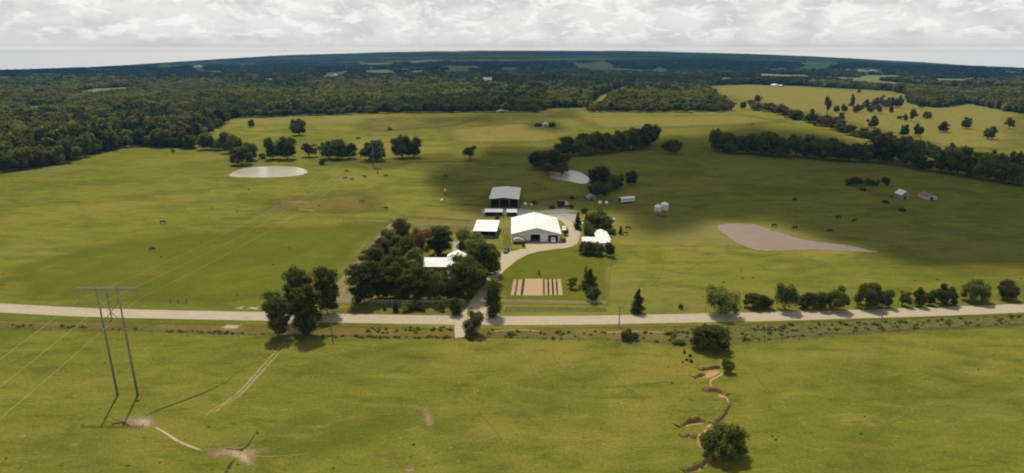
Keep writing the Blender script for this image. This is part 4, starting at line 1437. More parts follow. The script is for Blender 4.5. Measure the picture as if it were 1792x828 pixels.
for h in HOLES:
    patch('far_field' if h is not HOLES[0] else 'power_line_clearing', [(x, y) for x, y in h], M['farfield'] if h is not HOLES[0] else M['yellow'],
          0.4, 40 if h is not HOLES[0] else 10)


def woods_mask(X, Y):
    px, py = project(X, Y, gz(X, Y))
    d = poly_dist(px, py, WOODS_POLY)
    m = d > 0.3
    wx = (fbm(X / 70, Y / 70, 3) - .5) * 26
    wy = (fbm(X / 90 + 40, Y / 200 + 9, 3) - .5) * 4.5
    for i, h in enumerate(HOLES):
        m &= ~(in_poly(px, py, h) if i == 0 else in_poly(px + wx, py + wy, h))
    return m, px, py, d


# two prototypes of each outline for the mass of the woods
proto_col = bpy.data.collections.new('woods_prototypes')
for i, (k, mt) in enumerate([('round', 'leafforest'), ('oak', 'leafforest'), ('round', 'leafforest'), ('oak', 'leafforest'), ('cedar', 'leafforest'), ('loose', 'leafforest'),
                            ('round', 'leafshade'), ('cedar', 'leafshade'), ('oak', 'leafshade')]):  # last three are darker copies carrying painted cloud shade
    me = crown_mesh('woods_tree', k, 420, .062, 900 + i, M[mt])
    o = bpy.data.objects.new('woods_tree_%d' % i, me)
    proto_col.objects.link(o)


def scatter(name, pts, scl, rot, idxs, label=None):
    me = bpy.data.meshes.new(name)
    me.vertices.add(len(pts))
    me.vertices.foreach_set('co', np.asarray(pts, np.float32).ravel())
    for nm, val in (('scl', scl), ('rot', rot)):
        a = me.attributes.new(nm, 'FLOAT_VECTOR', 'POINT')
        a.data.foreach_set('vector', np.asarray(val, np.float32).ravel())
    a = me.attributes.new('pick', 'INT', 'POINT')
    a.data.foreach_set('value', np.asarray(idxs, np.int32))
    o = link(bpy.data.objects.new(name, me))
    ng = bpy.data.node_groups.new(name + '_nodes', 'GeometryNodeTree')
    ng.interface.new_socket('Geometry', in_out='INPUT', socket_type='NodeSocketGeometry')
    ng.interface.new_socket('Geometry', in_out='OUTPUT', socket_type='NodeSocketGeometry')
    N, Lk = ng.nodes, ng.links
    gi, go = N.new('NodeGroupInput'), N.new('NodeGroupOutput')
    ip = N.new('GeometryNodeInstanceOnPoints')
    ci = N.new('GeometryNodeCollectionInfo')
    ci.inputs[0].default_value = proto_col
    ci.inputs['Separate Children'].default_value = True
    ci.inputs['Reset Children'].default_value = True
    Lk.new(gi.outputs[0], ip.inputs['Points'])
    Lk.new(ci.outputs[0], ip.inputs['Instance'])
    ip.inputs['Pick Instance'].default_value = True
    for nm, dt, sk in (('scl', 'FLOAT_VECTOR', 'Scale'), ('rot', 'FLOAT_VECTOR', 'Rotation'), ('pick', 'INT', 'Instance Index')):
        na = N.new('GeometryNodeInputNamedAttribute')
        na.data_type = dt
        na.inputs[0].default_value = nm
        Lk.new(na.outputs[0], ip.inputs[sk])
    Lk.new(ip.outputs[0], go.inputs[0])
    md = o.modifiers.new('scatter', 'NODES')
    md.node_group = ng
    tag(o, label, None, None, 'stuff')
    return o


NEAR_MAX = 4200.0
P_, S_, R_, I_ = [], [], [], []
for (ya, yb, sp) in ((380, 1000, 6.6), (1000, 1500, 8.0), (1500, 2200, 10.0), (2200, 3100, 13.0), (3100, NEAR_MAX, 17.0)):
    gy = np.arange(ya, yb, sp)
    gx = np.arange(-0.98 * yb, 0.98 * yb, sp)
    A, B = np.meshgrid(gx, gy)
    A = A.ravel() + rng.uniform(-.5, .5, A.size) * sp
    B = B.ravel() + rng.uniform(-.5, .5, B.size) * sp
    kk = np.abs(A) < B * 0.92
    A, B = A[kk], B[kk]
    m, px, py, d = woods_mask(A, B)
    A, B, d = A[m], B[m], d[m]
    z = gz(A, B)
    w = sp * np.clip(np.exp(rng.normal(.28, .32, len(A))), .8, 2.6) * (0.8 + 0.5 * fbm(A / 90, B / 90, 3))
    h = rng.uniform(8, 16, len(A)) * (0.45 + 1.05 * fbm(A / 130 + 9, B / 130, 3))
    P_.append(np.stack([A, B, z - 0.1], -1))
    S_.append(np.stack([w, w, h], -1))
    R_.append(np.stack([rng.uniform(-.06, .06, len(A)), rng.uniform(-.06, .06, len(A)), rng.uniform(0, 6.28, len(A))], -1))
    bright = rng.choice(6, len(A), p=[.28, .24, .22, .14, .05, .07])
    shade_dark = rng.choice([6, 7, 8], len(A), p=[.45, .15, .40])
    dk = smooth(B, 1300, 1900) * .88 + smooth(fbm(A / 260 + 70, B / 260, 3), .55, .68) * .6  # dark copies take over with distance as painted cloud shade, plus random tracts
    I_.append(np.where(rng.random(len(A)) < dk, shade_dark, bright))
P_, S_, R_, I_ = map(np.concatenate, (P_, S_, R_, I_))
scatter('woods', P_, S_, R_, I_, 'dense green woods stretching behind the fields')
print('woods trees', len(P_))

# individual trees in the front rank of the woods, standing a little before the mass
g = 'front rank of trees along the woods'
r = random.Random(5)


def rank(line, n, h, w, where, mats=('leaf', 'leafdark', 'leaf')):
    belt(line, n, h, w, where, 'front rank of the woods', mats, 'woods_edge_tree', 1.0, 'mid', ('round', 'oak', 'round'))


rank([(0, 302), (60, 294), (110, 286), (160, 273)], 9, 34, 24, 'before the woods near the frame edge')
rank([(165, 271), (190, 264), (232, 256)], 5, 32, 22, 'in the woods rank at the pasture corner')
rank([(240, 256), (310, 258), (335, 261), (392, 264)], 10, 28, 23, 'in the woods rank above the left pasture')
rank([(353, 242), (372, 228), (396, 213)], 6, 16, 15, 'in the woods rank at the meadow start')
rank([(425, 207), (520, 203), (620, 200)], 17, 16, 15, 'in the woods rank above the left meadow')
rank([(630, 199), (760, 197), (870, 196), (946, 196)], 26, 17, 15, 'in the shaded rank behind the centre fields')
rank([(1032, 196), (1100, 196), (1200, 196), (1272, 196)], 20, 15, 15, 'in the woods rank past the power line cut')
print('trees', NTREE[0])

# canopy sheet for the woods from there to the horizon
ys = [NEAR_MAX - 60]
while ys[-1] < 14800:
    ys.append(ys[-1] * 1.0085)
ys = np.array(ys)
uc = np.linspace(-.98, .98, 760)
YY, UU = np.meshgrid(ys, uc, indexing='ij')
XX = YY * UU
m, px, py, d = woods_mask(XX, YY)
hh = 7 + 9 * fbm(XX / 60, YY / 45, 4) + 5 * fbm(XX / 400 + 5, YY / 400, 2) + rng.uniform(-1.6, 1.6, XX.shape)
ZZ = gz(XX, YY) + np.where(m, hh, -1.0)
ids = np.arange(XX.size).reshape(XX.shape)
q = np.stack([ids[:-1, :-1], ids[:-1, 1:], ids[1:, 1:], ids[1:, :-1]], -1).reshape(-1, 4)
q = q[m.ravel()[q].any(1)]
used, inv = np.unique(q.ravel(), return_inverse=True)
vv = np.stack([XX, YY, ZZ], -1).reshape(-1, 3)[used]


def mat_canopy():
    t = NT('far_canopy')
    p = t.pos()
    a = t.noise(p, 0.05, 5, 0.7)
    b = t.noise(p, 0.0012, 4, 0.6, 0.3, (0.5, 1.4, 1))
    c = t.mix(t.step(a, 0.35, 0.68), (0.024, 0.032, 0.009), (0.062, 0.075, 0.022))
    c = t.mix(t.math('MULTIPLY', t.step(b, 0.50, 0.62), 0.8), c, (0.14, 0.16, 0.05))
    return t.done(t.node('ShaderNodeBsdfDiffuse', {'Color': c, 'Normal': t.bump(a, 0.9, 5.0)}).outputs[0])


o = link(bpy.data.objects.new('woods', np_mesh('woods_canopy', vv, inv.reshape(-1, 4), [mat_canopy()])))
tag(o, 'unbroken woods reaching to the horizon', None, None, 'stuff')

# roadside scrub and weeds: uncountable
wp, wn_ = [], []
g_ = np.random.default_rng(12)


def scrub(name, zones, leafmat, label):
    V, Fq, Tn = [], [], []
    base = 0
    for poly, n, s0, s1 in zones:
        xs = [p[0] for p in poly]
        yy = [p[1] for p in poly]
        c = 0
        while c < n:
            x, y = g_.uniform(min(xs), max(xs)), g_.uniform(min(yy), max(yy))
            if not in_poly(np.array([x]), np.array([y]), poly)[0]:
                continue
            c += 1
            P = G(x, y)
            s = g_.uniform(s0, s1) * (0.5 + g_.random())
            k = int(26 + s * 16)
            d = g_.normal(size=(k, 3))
            d /= np.linalg.norm(d, axis=1, keepdims=True)
            cc = np.array([P.x, P.y, P.z]) + d * np.array([s * .9, s * .7, s * .55]) * g_.uniform(.3, 1, (k, 1)) + np.array([0, 0, s * .35])
            cc[:, 2] = np.maximum(cc[:, 2], P.z + .05)
            nn = d + g_.normal(size=(k, 3)) * .5
            nn /= np.linalg.norm(nn, axis=1, keepdims=True)
            t = np.cross(nn, g_.normal(size=(k, 3)))
            t /= np.linalg.norm(t, axis=1, keepdims=True)
            b = np.cross(nn, t)
            q = .12 + .12 * s
            V.append(np.stack([cc - t * q, cc - b * q * .6, cc + t * q, cc + b * q * .6], 1).reshape(-1, 3))
            Fq.append(np.arange(k * 4).reshape(k, 4) + base)
            base += k * 4
            Tn.append(g_.random(k) * .6 + .4 * g_.random())
    o = link(bpy.data.objects.new(name, np_mesh(name, np.concatenate(V), np.concatenate(Fq), [M[leafmat]], fattr={'tint': np.concatenate(Tn)})))
    return tag(o, label, None, None, 'stuff')


scrub('roadside_scrub', [([(1180, 575), (1632, 560), (1800, 553), (1800, 566), (1632, 574), (1400, 590), (1280, 600), (1180, 598)], 160, .3, 1.0),
                         ([(0, 569), (160, 573), (480, 583), (480, 587), (160, 577), (0, 573)], 40, .3, .8),
                         ([(560, 588), (790, 590), (790, 593), (560, 591)], 60, .3, .7), ([(850, 578), (1180, 580), (1180, 600), (850, 592)], 60, .3, .9),
                         ([(640, 575), (790, 572), (790, 582), (640, 584)], 40, .3, .7)],
      'leafscrub', 'tangled olive weeds and scrub in the ditch strip below the road')
scrub('pasture_weeds', [([(0, 600), (1792, 600), (1792, 827), (0, 827)], 30, .15, .34), ([(0, 400), (590, 400), (590, 530), (0, 525)], 18, .2, .4),
                        ([(1080, 420), (1792, 450), (1792, 520), (1080, 530)], 18, .2, .4), ([(300, 330), (850, 330), (690, 385), (300, 390)], 25, .3, .6)],
      'leafscrub', 'scattered weed tufts over the pastures')

# ------------------------------------------------------------------ buildings
def wall_front(b, W, H0, Hr, y0, y1, openings=(), mono=None):
    """gable wall (local x 0..W) as vertical strips round the openings; roof line He..Hr..He or mono pitch"""
    cuts = sorted({0.0, W, W / 2} | {o[0] for o in openings} | {o[1] for o in openings})

    def top(x):
        if mono is not None:
            return H0
        return H0 + (Hr - H0) * (1 - abs(x - W / 2) / (W / 2))
    for a, c in zip(cuts, cuts[1:]):
        m = (a + c) / 2
        z0 = 0.0
        for o in openings:
            if o[0] <= m <= o[1]:
                z0 = o[2]
        b.prism([(a, z0), (c, z0), (c, top(c)), (a, top(a))], y0, y1, 'y')


def gable_roof(W, L, He, Hr, ov=0.4, th=0.14, ovx=0.4):
    s = (Hr - He) / (W / 2)
    b = MB()
    b.prism([(-ovx, He - s * ovx + .02), (W / 2, Hr + .02), (W + ovx, He - s * ovx + .02), (W + ovx, He - s * ovx + th), (W / 2, Hr + th + .02), (-ovx, He - s * ovx + th)],
            -ov, L + ov, 'y')
    return b


def gable_building(name, label, cat, loc, rz, W, L, He, Hr, wallm, roofm, front=(), windows=(), ov=0.4, group=None, open_sides=False, door=None):
    """local frame: x to the right along the gable front, y away from it"""
    t = thing(name, label, cat, loc, rz, group)
    b = MB()
    wall_front(b, W, He, Hr, 0, .18, front)
    b.prism([(0, 0), (W, 0), (W, He), (W / 2, Hr), (0, He)], L - .18, L, 'y')
    b.box(0, .18, .182, L - .182, 0, He - .02)
    b.box(W - .18, W, .182, L - .182, 0, He - .02)
    b.build('wall', wallm, t)
    rf = gable_roof(W, L, He, Hr, ov).build('roof', roofm, t)
    MB().tube([(W / 2, -ov, Hr + .17), (W / 2, L + ov, Hr + .17)], .12, 6).build('ridge_cap', roofm, rf)
    for (x0, x1, z0, z1, side) in windows:
        f, p = MB(), MB()
        if side == 'front':
            f.box(x0 - .08, x1 + .08, -.06, .0, z0 - .08, z0).box(x0 - .08, x1 + .08, -.06, 0, z1, z1 + .08)
            f.box(x0 - .08, x0, -.06, 0, z0, z1).box(x1, x1 + .08, -.06, 0, z0, z1).box((x0 + x1) / 2 - .03, (x0 + x1) / 2 + .03, -.05, -.004, z0, z1)
            p.box(x0, x1, -.03, -.003, z0, z1)
        else:
            xs = (-.06, 0) if side == 'left' else (W, W + .06)
            xp = (-.03, -.003) if side == 'left' else (W + .003, W + .03)
            f.box(*xs, x0 - .08, x1 + .08, z0 - .08, z0).box(*xs, x0 - .08, x1 + .08, z1, z1 + .08).box(*xs, x0 - .08, x0, z0, z1).box(*xs, x1, x1 + .08, z0, z1)
            p.box(*xp, x0, x1, z0, z1)
        w = f.build('window', M['whitepaint'], t)
        p.build('pane', M['glass'], w)
    if door:
        x0, x1, z1, dm = door
        d = MB().box(x0, x1, -.05, -.002, 0.02, z1).build('door', dm, t)
        MB().box(x1 - .2, x1 - .12, -.12, -.05, 1.0, 1.06).build('handle', M['galv'], d)
    return t


# the big white barn
BW, BL, BE, BR = 20.2, 25.8, 3.45, 6.0
PB = G(896, 423.5)
barn = gable_building('white_barn', 'large white gable roofed metal barn with two open doors', 'barn', (PB.x, PB.y, 0.05), 0, BW, BL, BE, BR, M['wall'], M['roof'],
                      front=[(7.7, 11.7, 3.2), (15.1, 19.1, 2.9)], ov=0.5)
MB().box(-.3, BW + .3, -1.5, BL + .2, -.1, .012).build('floor_slab', mat_plain('barn_slab', (0.20, 0.17, 0.14), 0.9), barn)
fr = MB()
for a, c, h in ((7.7, 11.7, 3.2), (15.1, 19.1, 2.9)):
    fr = MB().box(a - .14, a, -.06, -.003, .02, h + .14).box(c, c + .14, -.06, -.003, .02, h + .14).box(a, c, -.06, -.003, h, h + .14)
    fr.build('door_frame', M['wallwhite'], barn)
MB().box(11.9, 14.7, -.12, -.064, .05, 3.3).build('sliding_door', M['wallwhite'], barn)
MB().box(-.004 - .05, -.004, 4, 6, 1.2, 2.2).build('window', M['glass'], barn)
for k in range(4):
    MB().box(.3, BW - .3, 4 + k * 6, 4.2 + k * 6, 3.1, 3.3).build('roof_beam', M['rust'], barn)

# small mono pitched shed
PS = G(829, 416)
W, L = 9.6, 14.5
sh = thing('white_roofed_shed', 'small shed with a flat sloping white metal roof between the grove and the big barn', 'shed', (PS.x, PS.y, 0.03), RAD(-4))
b = MB().box(0, W, L - .15, L, 0, 3.75).prism([(0.15, 0), (L - .152, 0), (L - .152, 3.74), (0.15, 2.95)], 0, .15, 'x')
b.prism([(0.15, 0), (L - .152, 0), (L - .152, 3.74), (0.15, 2.95)], W - .15, W, 'x')
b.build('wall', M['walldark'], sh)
MB().prism([(-.5, 2.96), (L + .4, 3.80), (L + .4, 3.92), (-.5, 3.08)], -.35, W + .35, 'x').build('roof', M['roof'], sh)
for x in (.1, 3.2, 6.4, W - .1):
    MB().box(x - .08, x + .08, 0, .14, 0, 2.95).build('post', M['wood'], sh)
MB().box(.2, W - .2, .15, 1.2, 0.02, .9).build('feed_rack', M['wood'], sh)

# open hay barn in the cloud shadow
PH = G(857, 364)
W, L, He, Hr = 14.6, 27.0, 4.7, 5.4
hb = thing('hay_barn', 'open sided grey metal roofed barn behind the big white barn', 'barn', (PH.x, PH.y, 0.03), RAD(-2.5))
gable_roof(W, L, He, Hr, .5).build('roof', M['roofgrey'], hb)
MB().box(0, W, L - .15, L, 0, He - .02).box(0, .15, .32, L - .152, 0, He - .05).box(W - .15, W, .32, L - .152, 0, He - .05).build('wall', M['walldark'], hb)  # side walls added to keep the inside of the barn dark
for k in range(4):
    for x in (0.3, W * .33, W * .67, W - .3):
        z = He
        MB().box(x - .1, x + .1, .1 + k * 2.9, .3 + k * 2.9, 0, z).build('post', M['wood'], hb)
MB().box(0, W, 0.1, .3, He - .3, He - .01).build('roof_beam', M['wood'], hb)
MB().box(.2, W - .2, -1.5, L - .2, -.05, .02).build('floor', M['walldark'], hb)  # dark floor colour stands in for the shade under the roof
# two low feed sheds before it
for (xa, xb, yf, lab, n_) in ((849, 879, 378, 'low long grey roofed feed shed in front of the open hay barn', 0), (887, 904, 378.5, 'shorter low feed shed touching the white barn roof corner', 1)):
    P = G(xa, yf)
    Q = G(xb, yf)
    W = Q.x - P.x
    s = thing('feed_shed', lab, 'shed', (P.x, P.y, .03), 0, 'low feed sheds')
    MB().prism([(-.3, 1.9), (4.4, 2.4), (4.4, 2.48), (-.3, 1.98)], -.2, W + .2, 'x').build('roof', M['roofgrey'], s)
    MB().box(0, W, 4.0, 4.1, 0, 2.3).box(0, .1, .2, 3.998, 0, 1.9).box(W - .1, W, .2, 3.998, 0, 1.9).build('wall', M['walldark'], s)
    for k in range(4):
        MB().box(.05 + k * (W - .2) / 3, .17 + k * (W - .2) / 3, 0, .12, 0, 1.92).build('post', M['wood'], s)

# farmhouse in the grove
PF = G(745, 484)
hx0, hy0 = -31.2, 208.2
hs = thing('farmhouse', 'white metal roofed farmhouse half hidden in the grove', 'house', (hx0, hy0, .05), 0)
# main wing: ridge runs along x
W1, D1, W2 = 14.0, 9.6, 6.6
b = MB().box(0, W1, .4, .6, 0, 3.0).box(0, W1, D1 - .6, D1 - .4, 0, 3.0)
b.prism([(.602, 0), (D1 - .602, 0), (D1 - .602, 3.0), (D1 / 2, 4.7), (.602, 3.0)], 0, .2, 'x')
b.box(7.4, 7.6, D1 - .398, 14.0, 0, 3.0).box(13.8, 14.0, D1 - .398, 14.0, 0, 3.0)
b.prism([(7.602, 0), (13.798, 0), (13.798, 3.0), (10.7, 4.5), (7.602, 3.0)], 13.8, 14.0, 'y')
b.prism([(.602, 0), (D1 - .602, 0), (D1 - .602, 3.0), (D1 / 2, 4.7), (.602, 3.0)], W1 - .2, W1, 'x')
b.build('wall', M['brick'], hs)
r1 = MB()
r1.prism([(-.1, 2.98), (D1 / 2, 4.88), (D1 + .1, 2.98), (D1 + .1, 3.12), (D1 / 2, 5.02), (-.1, 3.12)], -.4, W1 + .4, 'x')
r1.build('roof', M['roof'], hs)
MB().prism([(7.0, 2.94), (10.7, 4.72), (14.5, 2.94), (14.5, 3.08), (10.7, 4.86), (7.0, 3.08)], D1 * .55, 14.5, 'y').build('roof', M['roof'], hs)
for x in (1.5, 5.0, 11.0):
    w = MB().box(x - .08, x + 1.28, .33, .398, .92, 1.0).box(x - .08, x + 1.28, .33, .398, 2.2, 2.28).box(x - .08, x, .33, .398, 1.0, 2.2).box(x + 1.2, x + 1.28, .33, .398, 1.0, 2.2).build('window', M['whitepaint'], hs)
    MB().box(x, x + 1.2, .37, .395, 1.0, 2.2).build('pane', M['glass'], w)
d = MB().box(8.2, 9.2, .34, .397, .05, 2.15).build('door', M['whitepaint'], hs)
MB().box(9.0, 9.08, .26, .338, 1.0, 1.06).build('handle', M['galv'], d)
MB().box(3.2, 3.9, 5.6, 6.3, 4.0, 5.6).build('chimney', M['brick'], hs)

# small white house on the right
P2 = G(1026, 433)
h2 = thing('small_white_house', 'small house with an L shaped white roof between dark trees beside the drive loop', 'house', (28.6, 238.5, .05), 0)
b = MB().box(0, 10.4, 0, .2, 0, 2.7).box(0, 10.4, 6.8, 7.0, 0, 2.7)
for x in (0, 10.2):
    b.prism([(.202, 0), (6.798, 0), (6.798, 2.7), (3.5, 3.9), (.202, 2.7)], x, x + .2, 'x')
b.box(6.4, 6.6, 7.002, 15.5, 0, 2.7).box(11.2, 11.4, 6.9, 15.5, 0, 2.7)
b.prism([(6.602, 0), (11.198, 0), (11.198, 2.7), (8.9, 3.8), (6.602, 2.7)], 15.3, 15.5, 'y')
b.build('wall', M['wallwhite'], h2)
MB().prism([(-.4, 2.62), (3.5, 4.0), (7.4, 2.62), (7.4, 2.74), (3.5, 4.12), (-.4, 2.74)], -.4, 10.8, 'x').build('roof', M['roof'], h2)
MB().prism([(6.0, 2.60), (8.9, 3.92), (11.8, 2.60), (11.8, 2.72), (8.9, 4.04), (6.0, 2.72)], 3.6, 15.9, 'y').build('roof', M['roof'], h2)
for x in (1.2, 6.6):
    w = MB().box(x - .08, x + 1.18, -.06, -.002, .92, 1.0).box(x - .08, x + 1.18, -.06, -.002, 2.0, 2.08).box(x - .08, x, -.06, -.002, 1.0, 2.0).box(x + 1.1, x + 1.18, -.06, -.002, 1.0, 2.0).build('window', M['whitepaint'], h2)
    MB().box(x, x + 1.1, -.03, -.003, 1.0, 2.0).build('pane', M['glass'], w)
MB().box(4.0, 4.9, -.05, -.003, .03, 2.05).build('door', M['walldark'], h2)

# little sheds and far farm buildings
for (x, y, wpx, hpx, L, wm, rm, nm, lab, cat, rz) in [
    (1577, 350, 13, 15, 6.0, 'greypaint', 'roofgrey', 'grey_shed', 'small grey shed with a pale roof on the shaded pasture', 'shed', 0),
    (1622, 350, 18, 10, 8.0, 'tan', 'redroof', 'cottage', 'small tan house with a brown roof past the grey shed', 'house', 0),
    (1030, 351, 13, 8, 5.0, 'greypaint', 'greypaint', 'grey_shed', 'low grey lilac shed under the trees below the middle pond', 'shed', RAD(8)),
    (951, 221, 8, 6, 6.0, 'wallwhite', 'roof', 'white_shed', 'tiny white shed between two dark bushes on the far field', 'shed', 0),
    (869, 197.5, 21, 4.5, 8.0, 'greypaint', 'roofgrey', 'long_shed', 'long low grey shed against the shaded woods', 'shed', 0),
    (840, 141.5, 12, 5, 22, 'wallwhite', 'roof', 'far_barn', 'small white barn among the far woods', 'barn', 0),
    (854, 142, 8, 3, 14, 'greypaint', 'roofgrey', 'far_barn', 'grey barn just right of the small white barn in the far woods', 'barn', 0),
    (338, 118.5, 12, 4, 40, 'wallwhite', 'roof', 'far_barn', 'pale building glinting under the left horizon', 'barn', 0),
    (1354, 151.5, 12, 4, 20, 'wallwhite', 'roof', 'far_barn', 'white barn on the far rim of the upper right meadow', 'barn', 0),
    (1366, 152, 8, 3, 14, 'greypaint', 'roofgrey', 'far_barn', 'low grey barn beside the white one on the meadow rim', 'barn', 0),
    (1482, 125, 12, 3.5, 30, 'wallwhite', 'roof', 'far_building', 'first pale building of the row under the right horizon', 'building', 0),
    (1502, 125.5, 16, 3, 30, 'wallwhite', 'roof', 'far_building', 'second and longest pale building of the row under the right horizon', 'building', 0),
    (1526, 126, 12, 3, 30, 'tan', 'roofgrey', 'far_building', 'third duller building of the row under the right horizon', 'building', 0),
    (1311, 131, 10, 3, 20, 'wallwhite', 'roof', 'far_building', 'small white building in the woods above the upper right meadow', 'building', 0),
    (1186, 130, 8, 3, 20, 'wallwhite', 'roofgrey', 'far_building', 'small pale building beside the far green corridor', 'building', 0),
    (582, 133, 6, 3, 20, 'wallwhite', 'roof', 'far_building', 'small white building in the light green far clearing', 'building', 0),
]:
    P = G(x, y)
    dn = FPX * SP + (y - CYP) * CP
    mpp = (CAM_H - P.z) / dn
    W = wpx * mpp
    H = min(hpx * mpp, W * .6 + 3)
    gable_building(nm, lab, cat, (P.x, P.y, P.z), rz, W, L, H * .62, H, M[wm], M[rm], ov=.3,
                   front=[(W * .3, W * .62, H * .45)] if y > 190 else ())

# ------------------------------------------------------------------ power line
def hframe(name, label, C, Hh, half, sp, rz=0.0):
    t = thing(name, label, 'power pole', C, rz, 'wooden H frame power towers')
    for s in (-1, 1):
        MB().tube([(s * sp / 2, 0, -.2), (s * sp / 2, 0, Hh * .5), (s * sp / 2, 0, Hh + .5)], [.25, .20, .15], 12).build('pole', M['polewood'], t, smooth_=True)
    MB().box(-half, half, -.34, -.20, Hh - .46, Hh - .2).box(-half, half, .20, .34, Hh - .46, Hh - .2).build('crossarm', M['armwood'], t, bev=.02)
    zt, zb = Hh - 3.0, Hh - 3.0 - sp * 1.2
    MB().tube([(-sp / 2, -.18, zt), (sp / 2, -.18, zb)], .09, 6).tube([(sp / 2, .18, zt), (-sp / 2, .18, zb)], .09, 6).build('brace', M['armwood'], t)
    ends = []
    for k, x in enumerate((-half + .25, 0, half - .25)):
        prof = []
        for j in range(9):
            z = Hh - .6 - j * .24
            prof += [(.05, z), (.14, z - .07), (.05, z - .14)]
        MB().lathe(prof[::-1], 10, x, 0).build('insulator', M['greypaint'], t)
        ends.append(Vector(C) + Vector((x * math.cos(rz), x * math.sin(rz), Hh - 2.9)))
    return ends


CN = (G(206, 692) + G(241, 692.5)) / 2
nearE = hframe('power_tower', 'tall wooden H frame power tower in the front pasture', (CN.x, CN.y, 0), 26.8, 6.7, (G(241, 692) - G(206, 692)).x)
CF = G(661, 290)
farE = hframe('power_tower', 'distant wooden H frame power tower before the pond tree line', (CF.x, CF.y, CF.z), 21.5, 6.6, 5.8, RAD(3))
CF2 = G(1010, 205)
backE = [e + Vector((0, -330, -4.5)) for e in nearE]
for k, (a, b_, c, w) in enumerate(zip(nearE, farE, backE, ('outer left', 'middle', 'outer right'))):
    def span(p, q, sag):
        return [p.lerp(q, i / 40) - Vector((0, 0, sag * 4 * (i / 40) * (1 - i / 40))) for i in range(41)]
    o = MB().tube(span(c, a, 9) + span(a, b_, 7)[1:], .015, 5).build('power_line', M['wire'])
    tag(o, 'thin %s conductor wire strung between the H frame towers' % w, 'wire', 'power line conductors')


def upole(px, yb, yt, label):
    P = G(px, yb)
    H = CAM_H - P.y * ratio(yt)
    t = thing('utility_pole', label, 'utility pole', (P.x, P.y, 0), 0, 'wooden poles along the road')
    MB().tube([(0, 0, -.1), (0, 0, H * .5), (0, 0, H)], [.17, .15, .12], 8).build('pole', M['polewood'], t)
    MB().box(-.9, .9, -.06, .06, H - .7, H - .56).build('crossarm', M['polewood'], t)
    for x in (-.8, .8):
        MB().lathe([(.05, H - .56), (.08, H - .5), (.03, H - .38)], 8, x, 0).build('insulator', M['greypaint'], t)
    return P, H


UP = [upole(582, 592, 544, 'wooden utility pole below the road by the roadside tree clump'),
      upole(1083, 573, 534, 'wooden utility pole below the road near the lone cedar'),
      upole(1540, 576, 533, 'wooden utility pole at the road before the big dark row tree'),
      upole(196, 560, 515, 'wooden utility pole seen between the two legs of the near tower')]
order = [3, 0, 1, 2]
for i in range(3):
    (p, hp), (q, hq) = UP[order[i]], UP[order[i + 1]]
    pts = [Vector((p.x, p.y, hp - .4)).lerp(Vector((q.x, q.y, hq - .4)), k / 24) - Vector((0, 0, 1.6 * 4 * (k / 24) * (1 - k / 24))) for k in range(25)]
    o = MB().tube(pts, .018, 4).build('power_line', M['polewood'])
    tag(o, 'thin roadside wire, %s span counted from the H frame tower' % ORD[i], 'wire', 'wires along the road')


# ------------------------------------------------------------------ fences
def fence(name, label, pts, H, spacing, mpost, mrail, rails, rr, pr=.07, group=None):
    W = [G(*p) for p in pts]
    L = [0]
    for a, b_ in zip(W, W[1:]):
        L.append(L[-1] + (b_ - a).length)
    n = min(98, max(2, int(L[-1] / spacing)))
    P0 = W[0]
    t = thing(name, label, 'fence', P0, 0, group)
    xs, ys_ = [w.x for w in W], [w.y for w in W]
    st = []
    for i in range(n + 1):
        s = L[-1] * i / n
        x, y = float(np.interp(s, L, xs)), float(np.interp(s, L, ys_))
        st.append(Vector((x, y, float(gz(x, y)))) - P0)
    pm = MB().tube([(0, 0, -.1), (0, 0, H)], pr, 6).mesh('post', mpost)
    for p in st:
        o = bpy.data.objects.new('post', pm)
        link(o, t)
        o.location = p
    for z in rails:
        MB().tube([p + Vector((0, 0, z)) for p in st], rr, 4).build('rail' if rr > .03 else 'wire', mrail, t)
    return t


fence('pipe_fence', 'pale pipe rail fence along the front of the house grove', [(580, 530.5), (640, 532.5), (700, 533), (760, 533), (812, 531)], 1.4, 3.0, M['pipe'],
      M['pipe'], (1.35, .8), .07)
fence('pipe_fence', 'pale pipe rail fence along the lawn between the columnar cedar and the pasture', [(878, 530), (960, 531.5), (1062, 533)], 1.2, 4.0, M['pipe'], M['pipe'],
      (1.1, .6), .045)
fence('wire_fence', 'dark post and wire fence along the brown lane beside the grove', [(582, 500), (592, 490), (612, 468), (640, 436), (662, 411), (684, 388)], 1.4, 2.6, M['wood'],
      M['wood'], (1.2, .7), .02, .11)
fence('wire_fence', 'wire fence across the field behind the left lush pasture', [(560, 389), (620, 388), (684, 388)], 1.3, 5, M['wood'], M['wood'], (1.2,), .02, .09)
fence('wire_fence', 'wire fence on the pasture edge below the road, left of the crossing', [(0, 577), (160, 581), (340, 587), (480, 592), (640, 594), (795, 595)], 1.25, 5.0, M['wood'],
      M['wood'], (1.15, .7, .3), .015, .07)
fence('wire_fence', 'wire fence on the pasture edge below the road, right of the crossing', [(818, 595), (1000, 598), (1180, 604), (1290, 604), (1420, 594), (1632, 578), (1792, 567)],
      1.25, 5.0, M['wood'], M['wood'], (1.15, .7, .3), .015, .07)
fence('wire_fence', 'fence running down the shaded pasture below the grey shed', [(1496, 327), (1530, 342), (1560, 358), (1590, 376), (1640, 402)], 1.3, 3.4, M['wood'], M['wood'],
      (1.2, .7), .02, .11)
fence('field_gate', 'short dark rail gate on the pasture side of the road left of the tree clump', [(298, 530), (327, 530)], 1.4, 4.5, M['wood'], M['wood'], (1.3, .8), .05, .12)
fence('pen_fence', 'pale rail fence of the pens behind the grove', [(730, 396), (780, 396), (826, 398)], 1.3, 3.0, M['pipe'], M['pipe'], (1.2, .7), .05)
